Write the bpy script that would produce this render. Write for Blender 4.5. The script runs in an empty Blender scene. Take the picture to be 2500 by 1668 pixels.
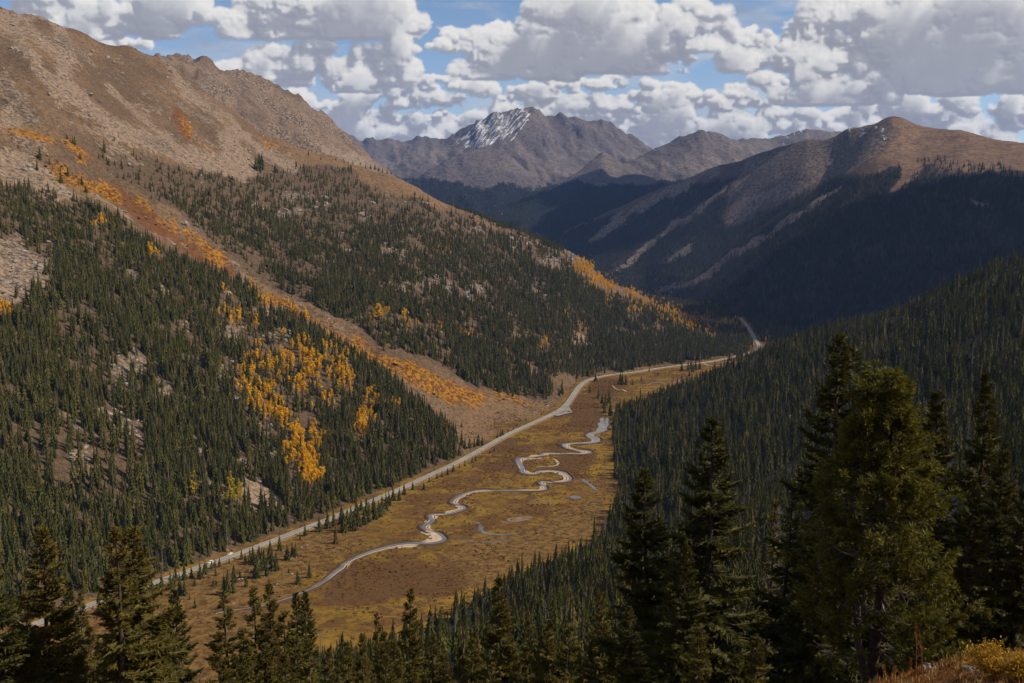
import bpy, math, random
import numpy as np
from mathutils import Vector, Matrix, Euler

R = math.radians
rng = np.random.default_rng(7)
random.seed(7)
SC = bpy.context.scene
COL = SC.collection

# ------------------------------------------------------------------ camera
CAM_Z = 300.0
PITCH = R(8.29)
LENS = 35.0
FPX = LENS / 36.0 * 2500.0
cam_d = bpy.data.cameras.new('camera')
cam_d.lens = LENS; cam_d.sensor_width = 36.0
cam_d.clip_start = 0.5; cam_d.clip_end = 200000.0
cam = bpy.data.objects.new('camera', cam_d); COL.objects.link(cam)
cam.location = (0, 0, CAM_Z); cam.rotation_euler = (R(90) - PITCH, 0, 0)
SC.camera = cam

# ------------------------------------------------------------------ light
SUN_EL, SUN_AZ = R(43), R(93)          # azimuth measured clockwise from +Y (the view direction)
SUN_V = np.array([math.sin(SUN_AZ) * math.cos(SUN_EL), math.cos(SUN_AZ) * math.cos(SUN_EL), math.sin(SUN_EL)])
world = bpy.data.worlds.new('World'); SC.world = world; world.use_nodes = True
wn = world.node_tree; wn.nodes.clear()
wo = wn.nodes.new('ShaderNodeOutputWorld'); wb = wn.nodes.new('ShaderNodeBackground')
ws = wn.nodes.new('ShaderNodeTexSky'); ws.sky_type = 'NISHITA'; ws.sun_disc = False
ws.sun_elevation = SUN_EL; ws.sun_rotation = SUN_AZ; ws.altitude = 3500; ws.air_density = 1.0; ws.dust_density = 1.2; ws.ozone_density = 1.0
wb.inputs[1].default_value = 0.10
wn.links.new(ws.outputs[0], wb.inputs[0]); wn.links.new(wb.outputs[0], wo.inputs[0])
sun_d = bpy.data.lights.new('sun', 'SUN'); sun_d.energy = 4.6; sun_d.angle = R(0.53); sun_d.color = (1.0, 0.89, 0.74)
sun = bpy.data.objects.new('sun', sun_d); COL.objects.link(sun)
sun.rotation_euler = Vector(-SUN_V).to_track_quat('-Z', 'Y').to_euler()
sun.location = (2000, 500, 3000)
vs = SC.view_settings
vs.view_transform = 'Standard'; vs.look = 'None'; vs.exposure = 0.22; vs.gamma = 1.0; vs.use_curve_mapping = False
SC.render.engine = 'CYCLES'
cy = SC.cycles
cy.use_denoising = True
cy.max_bounces = 6; cy.diffuse_bounces = 2; cy.glossy_bounces = 2; cy.transmission_bounces = 2
cy.transparent_max_bounces = 8; cy.volume_bounces = 0
cy.use_adaptive_sampling = True; cy.adaptive_threshold = 0.02
cy.sample_clamp_indirect = 4.0

# ------------------------------------------------------------------ small helpers
CP, SP = math.cos(PITCH), math.sin(PITCH)

def ray(px, py):
    u = (np.asarray(px, float) - 1250.0) / FPX; v = (834.0 - np.asarray(py, float)) / FPX
    return u, CP + v * SP, -SP + v * CP                  # x, y, z of the sight line

def at(px, py, depth):
    x, y, z = ray(px, py); t = depth / y
    return np.stack([x * t, y * t, CAM_Z + z * t], -1)

def project(x, y, z):
    dz = z - CAM_Z
    f = y * CP - dz * SP; up = y * SP + dz * CP
    return 1250.0 + FPX * x / f, 834.0 - FPX * up / f

def floor_z(y):
    y = np.asarray(y, float)
    return np.where(y < 5000, -0.03 * (y - 1150.0), -115.5 - 0.008 * (y - 5000))

def on_floor(px, py, lift=0.0):
    x, y, z = ray(px, py)                                # CAM_Z + z t = -.03 (y t - 1150) + lift
    t = (CAM_Z - 34.5 - lift) / (-z - 0.03 * y)
    return np.stack([x * t, y * t, CAM_Z + z * t], -1)

def _h(ix, iy, s):
    n = (ix.astype(np.int64) * 374761393 + iy.astype(np.int64) * 668265263 + s * 974634777) & 0x7fffffff
    n = ((n ^ (n >> 13)) * 1274126177) & 0x7fffffff
    return ((n ^ (n >> 16)) & 0xffff) / 65535.0

def vnoise(x, y, s=0):
    x = np.asarray(x, float); y = np.asarray(y, float)
    ix = np.floor(x); iy = np.floor(y); fx = x - ix; fy = y - iy
    fx = fx * fx * fx * (fx * (fx * 6 - 15) + 10); fy = fy * fy * fy * (fy * (fy * 6 - 15) + 10)
    ix = ix.astype(np.int64); iy = iy.astype(np.int64)
    a = _h(ix, iy, s); b = _h(ix + 1, iy, s); c = _h(ix, iy + 1, s); d = _h(ix + 1, iy + 1, s)
    return (a + (b - a) * fx) * (1 - fy) + (c + (d - c) * fx) * fy

def fbm(x, y, s=0, o=4, g=0.5):
    t = 0; a = 1.0; n = 0
    for k in range(o):
        t = t + a * (vnoise(x, y, s + k * 17) - 0.5); n += a; a *= g
        x, y = 1.97 * (x * 0.8 + y * 0.6) + 3.1, 1.97 * (y * 0.8 - x * 0.6) + 7.7
    return t / n * 2.0                                   # about -1 .. 1

def ridged(x, y, s=0, o=4, g=0.5):
    t = 0; a = 1.0; n = 0
    for k in range(o):
        t = t + a * (1 - np.abs(2 * vnoise(x, y, s + k * 17) - 1)); n += a; a *= g
        x, y = 1.97 * (x * 0.8 + y * 0.6) + 3.1, 1.97 * (y * 0.8 - x * 0.6) + 7.7
    return t / n

def sstep(a, b, x):
    t = np.clip((x - a) / (b - a), 0, 1); return t * t * (3 - 2 * t)

def inpoly(px, py, poly):
    r = np.zeros(px.shape, bool); n = len(poly)
    for i in range(n):
        x0, y0 = poly[i]; x1, y1 = poly[(i + 1) % n]
        if y0 == y1: continue
        c = ((y0 > py) != (y1 > py)) & (px < (x1 - x0) * (py - y0) / (y1 - y0) + x0)
        r ^= c
    return r

def ell(px, py, cx, cy_, rx, ry):
    return np.clip(1.35 - np.hypot((px - cx) / rx, (py - cy_) / ry), 0, 1)

def dist_line(x, y, P):
    """distance to a polyline in plan, sign + to its left, and the running parameter"""
    best = np.full(x.shape, 1e18); sg = np.zeros(x.shape); par = np.zeros(x.shape); run = 0.0
    for i in range(len(P) - 1):
        ax, ay = P[i][:2]; bx, by = P[i + 1][:2]; dx, dy = bx - ax, by - ay; L2 = dx * dx + dy * dy
        t = np.clip(((x - ax) * dx + (y - ay) * dy) / L2, 0, 1)
        ex, ey = x - ax - t * dx, y - ay - t * dy; d2 = ex * ex + ey * ey
        m = d2 < best
        best = np.where(m, d2, best); sg = np.where(m, np.sign(dx * ey - dy * ex), sg); par = np.where(m, run + t * math.sqrt(L2), par)
        run += math.sqrt(L2)
    return np.sqrt(best) * np.where(sg == 0, 1, sg), par

def smooth_line(P, n):
    P = np.asarray(P, float); k = len(P); out = []
    for i in range(k - 1):
        p0, p1, p2, p3 = P[max(i - 1, 0)], P[i], P[i + 1], P[min(i + 2, k - 1)]
        for j in range(n):
            t = j / n
            out.append(0.5 * (2 * p1 + (p2 - p0) * t + (2 * p0 - 5 * p1 + 4 * p2 - p3) * t * t + (3 * p1 - p0 - 3 * p2 + p3) * t ** 3))
    out.append(P[-1]); return np.array(out)

def tag(o, label=None, cat=None, group=None, kind=None):
    for k, v in (('label', label), ('category', cat), ('group', group), ('kind', kind)):
        if v: o[k] = v
    return o

def mesh_np(name, V, F, mats=(), smooth=False):
    """V (n,3); F (m,3) or (m,4) or a list of such arrays"""
    Fs = [f for f in (F if isinstance(F, (list, tuple)) else [F]) if len(f)]
    me = bpy.data.meshes.new(name)
    me.vertices.add(len(V)); me.vertices.foreach_set('co', np.asarray(V, np.float32).ravel())
    cnt = np.concatenate([np.full(len(f), f.shape[1]) for f in Fs]); idx = np.concatenate([f.ravel() for f in Fs])
    me.loops.add(len(idx)); me.loops.foreach_set('vertex_index', idx.astype(np.int32))
    me.polygons.add(len(cnt)); st = np.concatenate([[0], np.cumsum(cnt)[:-1]])
    me.polygons.foreach_set('loop_start', st.astype(np.int32))
    me.polygons.foreach_set('use_smooth', np.full(len(cnt), smooth))
    for m in mats: me.materials.append(m)
    me.update(calc_edges=True); me.validate()
    return me

def link(name, me, parent=None):
    o = bpy.data.objects.new(name, me); COL.objects.link(o)
    if parent: o.parent = parent
    return o

def empty(name, loc=(0, 0, 0), rz=0.0):
    o = bpy.data.objects.new(name, None); COL.objects.link(o); o.location = loc; o.rotation_euler = (0, 0, rz); o.empty_display_size = 0.5
    return o

class MB:
    """collects triangles and quads, then becomes ONE mesh"""
    def __init__(s): s.v = []; s.t = []; s.q = []; s.n = 0; s.tm = []; s.qm = []
    def add(s, V, T=(), Q=(), m=0):
        V = np.asarray(V, float).reshape(-1, 3)
        s.v.append(V)
        if len(T): T = np.asarray(T, int).reshape(-1, 3) + s.n; s.t.append(T); s.tm.append(np.full(len(T), m))
        if len(Q): Q = np.asarray(Q, int).reshape(-1, 4) + s.n; s.q.append(Q); s.qm.append(np.full(len(Q), m))
        s.n += len(V)
    def tube(s, pts, rad, k=6, m=0):
        pts = np.asarray(pts, float); n = len(pts); rad = np.broadcast_to(np.asarray(rad, float), (n,))
        d = np.gradient(pts, axis=0); d /= np.maximum(np.linalg.norm(d, axis=1, keepdims=True), 1e-9)
        ref = np.array([0, 0, 1.0]) if abs(d[0, 2]) < 0.9 else np.array([1.0, 0, 0])
        a = np.cross(d, ref); a /= np.maximum(np.linalg.norm(a, axis=1, keepdims=True), 1e-9); b = np.cross(d, a)
        th = np.arange(k) * 2 * math.pi / k
        V = pts[:, None] + rad[:, None, None] * (np.cos(th)[None, :, None] * a[:, None] + np.sin(th)[None, :, None] * b[:, None])
        i = np.arange(n - 1)[:, None] * k; j = np.arange(k)[None]; j2 = (j + 1) % k
        Q = np.stack([i + j, i + j2, i + k + j2, i + k + j], -1).reshape(-1, 4)
        s.add(V.reshape(-1, 3), Q=Q, m=m)
    def box(s, c, d, m=0, rot=None):
        c = np.asarray(c, float); d = np.asarray(d, float) / 2
        V = np.array([[x, y, z] for z in (-1, 1) for y in (-1, 1) for x in (-1, 1)], float) * d
        if rot is not None: V = V @ np.asarray(rot).T
        s.add(V + c, Q=[[0, 2, 3, 1], [4, 5, 7, 6], [0, 1, 5, 4], [2, 6, 7, 3], [0, 4, 6, 2], [1, 3, 7, 5]], m=m)
    def mesh(s, name, mats, smooth=False):
        V = np.concatenate(s.v); F = []; M = []
        if s.t: F.append(np.concatenate(s.t)); M.append(np.concatenate(s.tm))
        if s.q: F.append(np.concatenate(s.q)); M.append(np.concatenate(s.qm))
        me = mesh_np(name, V, F, mats, smooth)
        if len(mats) > 1: me.polygons.foreach_set('material_index', np.concatenate(M).astype(np.int32))
        return me
    def build(s, name, mats, parent=None, smooth=False):
        return link(name, s.mesh(name, mats if isinstance(mats, (list, tuple)) else [mats], smooth), parent)

# ------------------------------------------------------------------ materials
class NT:
    def __init__(s, name, rough=0.9, spec=0.15):
        s.m = bpy.data.materials.new(name); s.m.use_nodes = True; s.t = s.m.node_tree; s.t.nodes.clear()
        s.out = s.n('OutputMaterial'); s.b = s.n('BsdfPrincipled'); s.b.inputs['Roughness'].default_value = rough
        s.b.inputs['Specular IOR Level'].default_value = spec
        s.l(s.b.outputs[0], s.out.inputs[0]); s._co = None
    def n(s, k): return s.t.nodes.new('ShaderNode' + k)
    def l(s, a, b): s.t.links.new(a, b)
    def set(s, i, v):
        if hasattr(v, 'is_linked') or hasattr(v, 'links'): s.l(v, i)
        elif isinstance(v, (tuple, list)) and len(v) == 3 and i.type == 'RGBA': i.default_value = (*v, 1)
        else: i.default_value = v
    def pos(s):
        if s._co is None: s._co = s.n('NewGeometry').outputs['Position']
        return s._co
    def noise(s, scale, det=4, rough=0.55, co=None, dist=0.0, stretch=None):
        t = s.n('TexNoise'); t.inputs['Scale'].default_value = scale; t.inputs['Detail'].default_value = det
        t.inputs['Roughness'].default_value = rough; t.inputs['Distortion'].default_value = dist
        c = co if co is not None else s.pos()
        if stretch:
            mp = s.n('Mapping'); mp.inputs['Scale'].default_value = stretch[:3]
            if len(stretch) > 3: mp.inputs['Rotation'].default_value = (0, 0, stretch[3])
            s.l(c, mp.inputs[0]); c = mp.outputs[0]
        s.l(c, t.inputs[0]); return t.outputs[0]
    def ramp(s, f, a, b, lo=0.0, hi=1.0):
        t = s.n('MapRange'); t.interpolation_type = 'SMOOTHSTEP'; s.set(t.inputs[0], f)
        for i, v in zip((1, 2, 3, 4), (a, b, lo, hi)): s.set(t.inputs[i], v)
        return t.outputs[0]
    def math(s, op, a, b=0.5):
        t = s.n('Math'); t.operation = op; s.set(t.inputs[0], a); s.set(t.inputs[1], b); return t.outputs[0]
    def mix(s, f, a, b, bt='MIX'):
        t = s.n('Mix'); t.data_type = 'RGBA'; t.blend_type = bt
        s.set(t.inputs[0], f); s.set(t.inputs[6], a); s.set(t.inputs[7], b); return t.outputs[2]
    def attr(s, name):
        t = s.n('Attribute'); t.attribute_name = name; return t.outputs['Fac']
    def rand(s): return s.n('ObjectInfo').outputs['Random']
    def bump(s, h, dist, st=1.0):
        t = s.n('Bump'); t.inputs['Strength'].default_value = st; t.inputs['Distance'].default_value = dist; s.l(h, t.inputs['Height'])
        s.l(t.outputs[0], s.b.inputs['Normal'])
    def col(s, c): s.set(s.b.inputs['Base Color'], c); return s.m
# ------------------------------------------------------------------ terrain: one height field over (x/y, y), cut into the mountains it is made of
NA, NY = 660, 800
A = np.linspace(-0.66, 0.66, NA); YG = np.exp(np.linspace(math.log(100.0), math.log(13500.0), NY))
AA, YY = np.meshgrid(A, YG, indexing='ij'); XX = AA * YY

ROAD_PX = [(-420, 1735), (-200, 1640), (0, 1560), (110, 1519), (216, 1482), (300, 1453), (402, 1418), (468, 1395), (563, 1362), (639, 1334), (762, 1286), (800, 1272),
           (902, 1228), (967, 1201), (1018, 1177), (1106, 1136), (1175, 1099), (1243, 1061), (1311, 1030), (1358, 1008), (1381, 991), (1398, 968), (1414, 945), (1433, 931), (1456, 923),
           (1502, 915), (1557, 909), (1623, 898), (1715, 887), (1757, 880), (1800, 871), (1838, 861), (1853, 848), (1843, 829), (1831, 808), (1819, 791), (1806, 776)]
ROAD = smooth_line(on_floor(*np.array(ROAD_PX, float).T), 6)
# foot of the wooded slope on the camera's side of the meadow (tree tops hide the foot itself, hence the lift)
FOOT_PX = [(-500, 1800, 0), (0, 1770, 0), (300, 1740, 0), (440, 1690, 0), (520, 1650, 12), (660, 1575, 18), (800, 1545, 20), (960, 1520, 20), (1080, 1450, 20), (1180, 1388, 20), (1290, 1335, 20),
           (1400, 1296, 20), (1475, 1250, 18), (1505, 1190, 4), (1492, 1130, 3), (1494, 1060, 3), (1500, 1006, 4), (1512, 985, 12), (1540, 966, 18), (1590, 950, 18),
           (1655, 943, 18), (1700, 934, 18), (1734, 922, 18), (1776, 901, 18), (1817, 874, 18), (1862, 850, 8)]
FOOT = np.array([on_floor(p[0], p[1], p[2]) for p in FOOT_PX])
FOOT = np.vstack([FOOT, FOOT[-1] + np.array([150, 520, 0])])
ROAD_L = ROAD + np.array([-11.0, 5.0, 0])

def lines_to_cols(lines):
    ys, zs = [], []
    for ln in lines:
        P = np.array([at(*p) for p in ln]); a = P[:, 0] / P[:, 1]; o = np.argsort(a)
        ys.append(np.interp(A, a[o], P[o, 1])); zs.append(np.interp(A, a[o], P[o, 2]))
    return np.array(ys), np.array(zs)

def loft(lines, power=None, drop=0.55, lo=None, hi=None, front=0.5):
    """lines run from the foot to the crest; behind the crest the ground falls away"""
    ys, zs = lines_to_cols(lines) if not isinstance(lines, tuple) else lines
    Z = np.full((NA, NY), -1e4)
    for j in range(NA):
        if lo is not None and A[j] < lo or hi is not None and A[j] > hi: continue
        y = ys[:, j].copy(); z = zs[:, j]
        for k in range(1, len(y)): y[k] = max(y[k], y[k - 1] + 5)
        if power is not None:
            t = np.clip((YG - y[0]) / (y[-1] - y[0]), 0, 1); v = z[0] + (z[-1] - z[0]) * t ** power[j]
        else: v = np.interp(YG, y, z)
        v = np.where(YG < y[0], z[0] - front * (y[0] - YG), v)
        v = np.where(YG > y[-1], z[-1] - drop * (YG - y[-1]), v)
        Z[j] = v
    return Z

def blur(Z, n, ax):
    for _ in range(n):
        Z = (np.roll(Z, 1, ax) + np.roll(Z, -1, ax) + 2 * Z) / 4
    return Z

def pa(px): return float(ray(px, 480)[0] / ray(px, 480)[1])
Zf = floor_z(YY)
# --- the long left-hand mountain
LCREST = [(-500, -90, 1500), (-150, -25, 1720), (0, 5, 1850), (72, 15, 1900), (170, 53, 1980), (234, 89, 2040), (272, 100, 2080), (349, 123, 2170), (391, 138, 2220), (447, 183, 2230), (532, 238, 2250), (617, 294, 2270),
          (664, 330, 2280), (723, 353, 2290), (787, 374, 2300), (872, 404, 2290), (979, 432, 2270), (1031, 460, 2250), (1073, 476, 2260), (1112, 497, 2275), (1175, 522, 2300), (1218, 538, 2320), (1282, 562, 2360), (1346, 590, 2400),
          (1388, 606, 2440), (1427, 632, 2470), (1473, 684, 2520), (1507, 696, 2560), (1558, 714, 2600), (1601, 736, 2640), (1640, 752, 2680), (1755, 778, 2750), (1815, 792, 2790), (1850, 800, 2800)]
Pc = np.array([at(*p) for p in LCREST]); ac = Pc[:, 0] / Pc[:, 1]
ar = ROAD_L[:, 0] / ROAD_L[:, 1]; keep = [0]
for i in range(1, len(ar)):
    if ar[i] > ar[keep[-1]] + 1e-4: keep.append(i)
ysL = np.array([np.interp(A, ar[keep], ROAD_L[keep, 1]), np.interp(A, ac, Pc[:, 1])])
zsL = np.array([floor_z(ysL[0]), np.interp(A, ac, Pc[:, 2])])
pwr = np.interp(A, [pa(p) for p in (0, 500, 850, 1000, 1150, 1300, 1420, 1550, 1800)], [1.0, 1.0, 1.05, 1.18, 1.38, 1.45, 1.15, 0.95, 0.9])
ZL = loft((ysL, zsL), power=pwr, hi=pa(1835))
ZL = blur(blur(ZL, 6, 0), 2, 1)
# --- rocky peak behind its shoulder
ZB = loft([[(330, 190, 2300), (391, 175, 2330), (532, 255, 2380), (664, 345, 2420), (787, 380, 2500), (894, 412, 2600), (979, 440, 2680), (1030, 505, 2800), (1100, 610, 2850)],
           [(330, 150, 2550), (391, 138, 2600), (426, 132, 2650), (511, 151, 2700), (596, 177, 2760), (681, 230, 2820), (732, 251, 2860), (809, 315, 2930), (894, 374, 3000), (957, 421, 3050), (990, 452, 3080), (1030, 500, 3150), (1100, 600, 3200)]],
          lo=pa(335), hi=pa(1095), drop=0.8)
# --- dark mountain across the valley
ZD = loft([[(1250, 690, 5200), (1300, 685, 5000), (1427, 706, 4250), (1500, 712, 4050), (1585, 718, 3900), (1640, 738, 3600), (1760, 772, 3100), (1830, 802, 2780), (1900, 815, 2560), (2000, 800, 2450), (2250, 742, 2350), (2500, 660, 2250), (2900, 540, 2150)],
           [(1250, 640, 5600), (1346, 590, 5500), (1427, 590, 5050), (1543, 590, 4700), (1670, 575, 4300), (1806, 570, 3850), (1926, 560, 3450), (2040, 535, 3250), (2177, 500, 3150), (2351, 480, 3000), (2500, 470, 2900), (2900, 430, 2750)],
           [(1250, 625, 5700), (1346, 578, 5600), (1410, 545, 5500), (1500, 505, 5380), (1543, 488, 5300), (1585, 470, 5230), (1628, 453, 5160), (1670, 435, 5100), (1721, 410, 5000), (1764, 397, 4900), (1806, 391, 4800), (1840, 374, 4740), (1891, 355, 4600), (1926, 345, 4520), (1968, 332, 4420),
            (2011, 330, 4320), (2040, 322, 4240), (2074, 298, 4160), (2117, 290, 4080), (2155, 285, 4030), (2177, 280, 4000), (2202, 283, 3970), (2245, 300, 3930), (2279, 304, 3890), (2351, 311, 3800), (2436, 336, 3680), (2500, 347, 3600), (2700, 400, 3400), (2900, 420, 3300)]],
          lo=pa(1255))
ZD = blur(blur(ZD, 3, 0), 3, 1)
# --- far range
Z1 = loft([[(760, 520, 7600), (1022, 520, 7700), (1210, 545, 7300), (1400, 520, 7400), (1640, 500, 7400)],
           [(760, 420, 9000), (839, 410, 9200), (1022, 432, 8800), (1150, 452, 8600), (1300, 455, 8600), (1420, 430, 8900), (1640, 440, 9000)],
           [(760, 385, 9900), (920, 400, 9900), (1022, 398, 9800), (1130, 395, 9700), (1220, 372, 9700), (1330, 372, 9700), (1450, 380, 9700), (1560, 400, 9800), (1640, 420, 9800)],
           [(760, 290, 11000), (839, 323, 11000), (856, 332, 11000), (920, 345, 11000), (975, 340, 11000), (1005, 340, 11000), (1069, 338, 11000), (1090, 328, 11000), (1124, 313, 11000), (1150, 302, 11000), (1175, 291, 11000),
            (1205, 277, 11000), (1222, 279, 11000), (1252, 270, 11000), (1282, 264, 11000), (1299, 265, 11000), (1324, 272, 11000), (1354, 277, 11000), (1388, 287, 11000), (1431, 291, 11000), (1469, 291, 11000), (1495, 302, 10950),
            (1537, 328, 10900), (1580, 353, 10800), (1601, 362, 10700), (1640, 385, 10600)]], lo=pa(765), hi=pa(1640))
Z1s = loft([[(1000, 500, 8000), (1175, 520, 7800), (1350, 500, 7800)],
            [(1000, 452, 8400), (1022, 434, 8600), (1055, 412, 8700), (1090, 391, 8800), (1130, 372, 8900), (1175, 363, 9000), (1218, 366, 9000), (1260, 392, 8800), (1300, 425, 8600), (1340, 455, 8400), (1360, 470, 8300)]], lo=pa(1000), hi=pa(1360), drop=0.12)
Z4 = loft([[(1700, 470, 8600), (2200, 470, 8600)],
           [(1700, 352, 10400), (1777, 343, 10400), (1840, 339, 10400), (1883, 336, 10400), (1917, 328, 10400), (1938, 318, 10400), (1968, 311, 10400), (1989, 318, 10400), (2011, 321, 10400), (2036, 320, 10400), (2100, 335, 10400), (2200, 360, 10400)]], lo=pa(1705), hi=pa(2190))
Z2 = loft([[(1480, 480, 7200), (1700, 480, 7000), (1900, 470, 7000)],
           [(1480, 430, 8000), (1516, 404, 8300), (1541, 400, 8500), (1601, 400, 8400), (1716, 392, 8300), (1800, 400, 8300), (1900, 420, 8200)],
           [(1480, 425, 8900), (1541, 394, 9000), (1601, 364, 9050), (1644, 345, 9050), (1686, 328, 9050), (1716, 319, 9050), (1747, 328, 9050), (1777, 337, 9050), (1840, 362, 9050), (1900, 400, 9000)]], lo=pa(1480), hi=pa(1900))
Z3 = loft([[(1340, 480, 6800), (1471, 480, 6700), (1640, 480, 6800)],
           [(1340, 470, 7200), (1367, 450, 7350), (1420, 410, 7600), (1450, 385, 7700), (1471, 370, 7750), (1495, 384, 7700), (1516, 397, 7650), (1541, 408, 7600), (1580, 430, 7500), (1640, 465, 7300)]], lo=pa(1345), hi=pa(1640), drop=0.3)
ZG = loft([[(1000, 640, 5300), (1180, 600, 5300), (1300, 590, 5500), (1500, 570, 5500), (1760, 560, 5500)],
           [(1000, 580, 6200), (1120, 545, 6400), (1180, 524, 6500), (1210, 514, 6550), (1260, 496, 6600), (1320, 470, 6700), (1367, 459, 6750), (1450, 457, 6750), (1614, 456, 6750), (1700, 460, 6700), (1760, 465, 6700)]], lo=pa(1000), hi=pa(1760), drop=0.5)
# --- wooded slope the camera stands on, and its rib to the right
sE, _ = dist_line(XX, YY, FOOT); sE = -sE
def near_ground(x, y):
    z = 298.2 - 0.60 * y - 0.0009 * np.clip(y - 40, 0, 60) ** 2 * 0
    z = z + 2.6 * np.exp(-((x - 11.5) / 8.0) ** 2 - ((y - 23.5) / 8.0) ** 2)
    z = z + np.where(x > 0, 0.06 * x * np.exp(-((y - 28) / 40.0) ** 2) + 0.10 * x, 0.10 * x)
    return z
def slope_e(x, y, s):
    zp = floor_z(y) + np.where(s > 0, 0.47 * s + 6.0 * (np.exp(-s / 12.0) - 1) * 0.9, 0.35 * s)
    w = sstep(70, 330, y)
    return near_ground(x, y) * (1 - w) + zp * w
ZE = slope_e(XX, YY, sE)
RIB = [(1846, 866, 2190), (1862, 858, 2170), (1925, 838, 2080), (1989, 822, 2010), (2053, 802, 1950), (2138, 782, 1850), (2223, 757, 1760), (2308, 719, 1680), (2415, 673, 1560), (2500, 651, 1480), (2750, 590, 1340), (3000, 500, 1200)]
Pr = np.array([at(*p) for p in RIB]); arb = Pr[:, 0] / Pr[:, 1]
yr = np.interp(A, arb, Pr[:, 1]); zr = np.interp(A, arb, Pr[:, 2])
for j in range(NA):
    if A[j] < arb[0]: continue
    z0 = np.interp(yr[j], YG, ZE[j])
    t = np.clip((YG - 300) / (yr[j] - 300), 0, 1)
    v = ZE[j] + (zr[j] - z0) * t ** 1.5 * float(sstep(arb[0] - 0.02, arb[0] + 0.05, A[j]))
    ZE[j] = np.where(YG > yr[j], zr[j] - 0.55 * (YG - yr[j]), v)
ZE = blur(ZE, 2, 0)

COMPS = ['floor', 'L', 'B', 'D', 'F1', 'F1s', 'F2', 'F3', 'F4', 'G', 'E']
ST = np.stack([Zf, ZL, ZB, ZD, Z1, Z1s, Z2, Z3, Z4, ZG, ZE])
# relief
amp = {'L': (16, 190), 'B': (72, 260), 'D': (38, 420), 'F1': (150, 700), 'F1s': (60, 600), 'F2': (110, 700), 'F3': (45, 700), 'F4': (90, 700), 'G': (25, 600), 'E': (9, 170)}
wx = XX + 60 * fbm(XX / 300, YY / 300, 5, 3); wy = YY + 60 * fbm(XX / 300, YY / 300, 9, 3)
MID = {'L': 0.0, 'B': 0.0}
for k, (am, sc) in amp.items():
    i = COMPS.index(k)
    up = np.clip((ST[i] - Zf) / 60.0, 0, 1)
    n = ridged(wx / sc, wy / sc, 31 + i, 5, 0.52) - 0.55
    if k == 'D':                     # spurs and gullies run down to the lower left
        dx, dy = 0.86, 0.5
        s1 = (wx * dx + wy * dy); s2 = (-wx * dy + wy * dx)
        n = 0.75 * (ridged(s2 / 420, s1 / 1700, 77, 4, 0.5) - 0.55) + 0.4 * n
    if k in ('F1', 'F1s', 'F2', 'F4'):
        n = 0.9 * (ridged(wx / 260 + wy / 1300, wy / 1900, 90 + i, 5, 0.62) - 0.55) + 0.25 * n
        crest = np.maximum(0, 1 - np.abs(YY - (11000 if k == 'F1' else 9000)) / 700)
    if k == 'B':
        n = (n + 0.5 * (ridged(wx / 70, wy / 110, 55, 4, 0.6) - 0.5)) * sstep(pa(1000), pa(860), AA)
    ST[i] = ST[i] + am * n * up
ic = COMPS.index('L')
upL = np.clip((ST[ic] - Zf) / 150.0, 0, 1)
ST[ic] += upL * (5.0 * fbm(XX / 45, YY / 45, 3, 4) + 10 * fbm(XX / 130, YY / 130, 4, 3))
crag = sstep(0.0, 0.5, fbm(XX / 150, YY / 150, 12, 4)) * sstep(300, 420, ST[ic])
CRAG = crag * sstep(0.5, 0.75, ridged(XX / 55, YY / 55, 14, 4, 0.6))
ST[ic] += crag * (16.0 * (ridged(XX / 60, YY / 60, 14, 4, 0.6) - 0.5) + 7.0 * (ridged(XX / 22, YY / 22, 15, 3, 0.6) - 0.5))
gul = ridged((XX * 0.42 + YY * 0.9) / 150, (XX * 0.9 - YY * 0.42) / 900, 16, 3, 0.5) - 0.5
ST[ic] += upL * sstep(250, 400, ST[ic]) * 16.0 * gul
PX0, PY0 = project(XX, YY, ST[ic])
def add_line(i, pts, h, w):
    """raises (or cuts) component i along a line seen in the picture"""
    Hc = ST[i]
    P = []
    for (px, py) in pts:
        u, fy, fz = ray(px, py); a = u / fy
        j = np.clip(np.interp(a, A, np.arange(NA)), 0, NA - 1); col = Hc[int(round(j))]
        zr_ = CAM_Z + fz * YG / fy
        below = np.where(col > zr_)[0]; below = below[YG[below] > 500]
        if len(below): P.append((a * YG[below[0]], YG[below[0]]))
    if len(P) < 2: return
    d, _ = dist_line(XX, YY, P)
    ST[i] = ST[i] + h * np.exp(-(d / w) ** 2)
CHUTE = [(150, 400), (260, 450), (350, 510), (440, 570), (560, 645), (640, 700), (740, 770), (850, 835), (960, 900), (1060, 950), (1160, 1000)]
RIBF = [(150, 480), (290, 540), (400, 620), (500, 680), (620, 740), (720, 820), (830, 900), (930, 970), (1030, 1050)]
add_line(ic, CHUTE, -14, 45); add_line(ic, RIBF, 12, 50)
add_line(ic, [(1035, 750), (1130, 800), (1230, 850), (1310, 890)], -8, 30)
add_line(ic, [(330, 350), (480, 470), (640, 560), (800, 680), (980, 780), (1150, 880)], 9, 60)
idd = COMPS.index('D')
add_line(idd, [(2150, 310), (2125, 380), (2110, 420), (2060, 450)], 30, 90)
add_line(idd, [(2075, 330), (2050, 380), (2010, 430), (1920, 470), (1840, 510), (1790, 540)], -35, 120)
add_line(idd, [(1598, 708), (1691, 690), (1755, 643), (1806, 613), (1862, 579), (1925, 540), (1989, 498)], 26, 60)
add_line(idd, [(1500, 655), (1564, 609), (1628, 562), (1679, 532), (1738, 494), (1777, 464)], 26, 60)
add_line(idd, [(1560, 640), (1640, 590), (1720, 540), (1760, 500)], -26, 80)
add_line(idd, [(1700, 660), (1780, 600), (1850, 550), (1930, 500), (2020, 455)], -22, 70)

IDX = np.argmax(ST, 0)
H = np.max(ST, 0)
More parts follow.
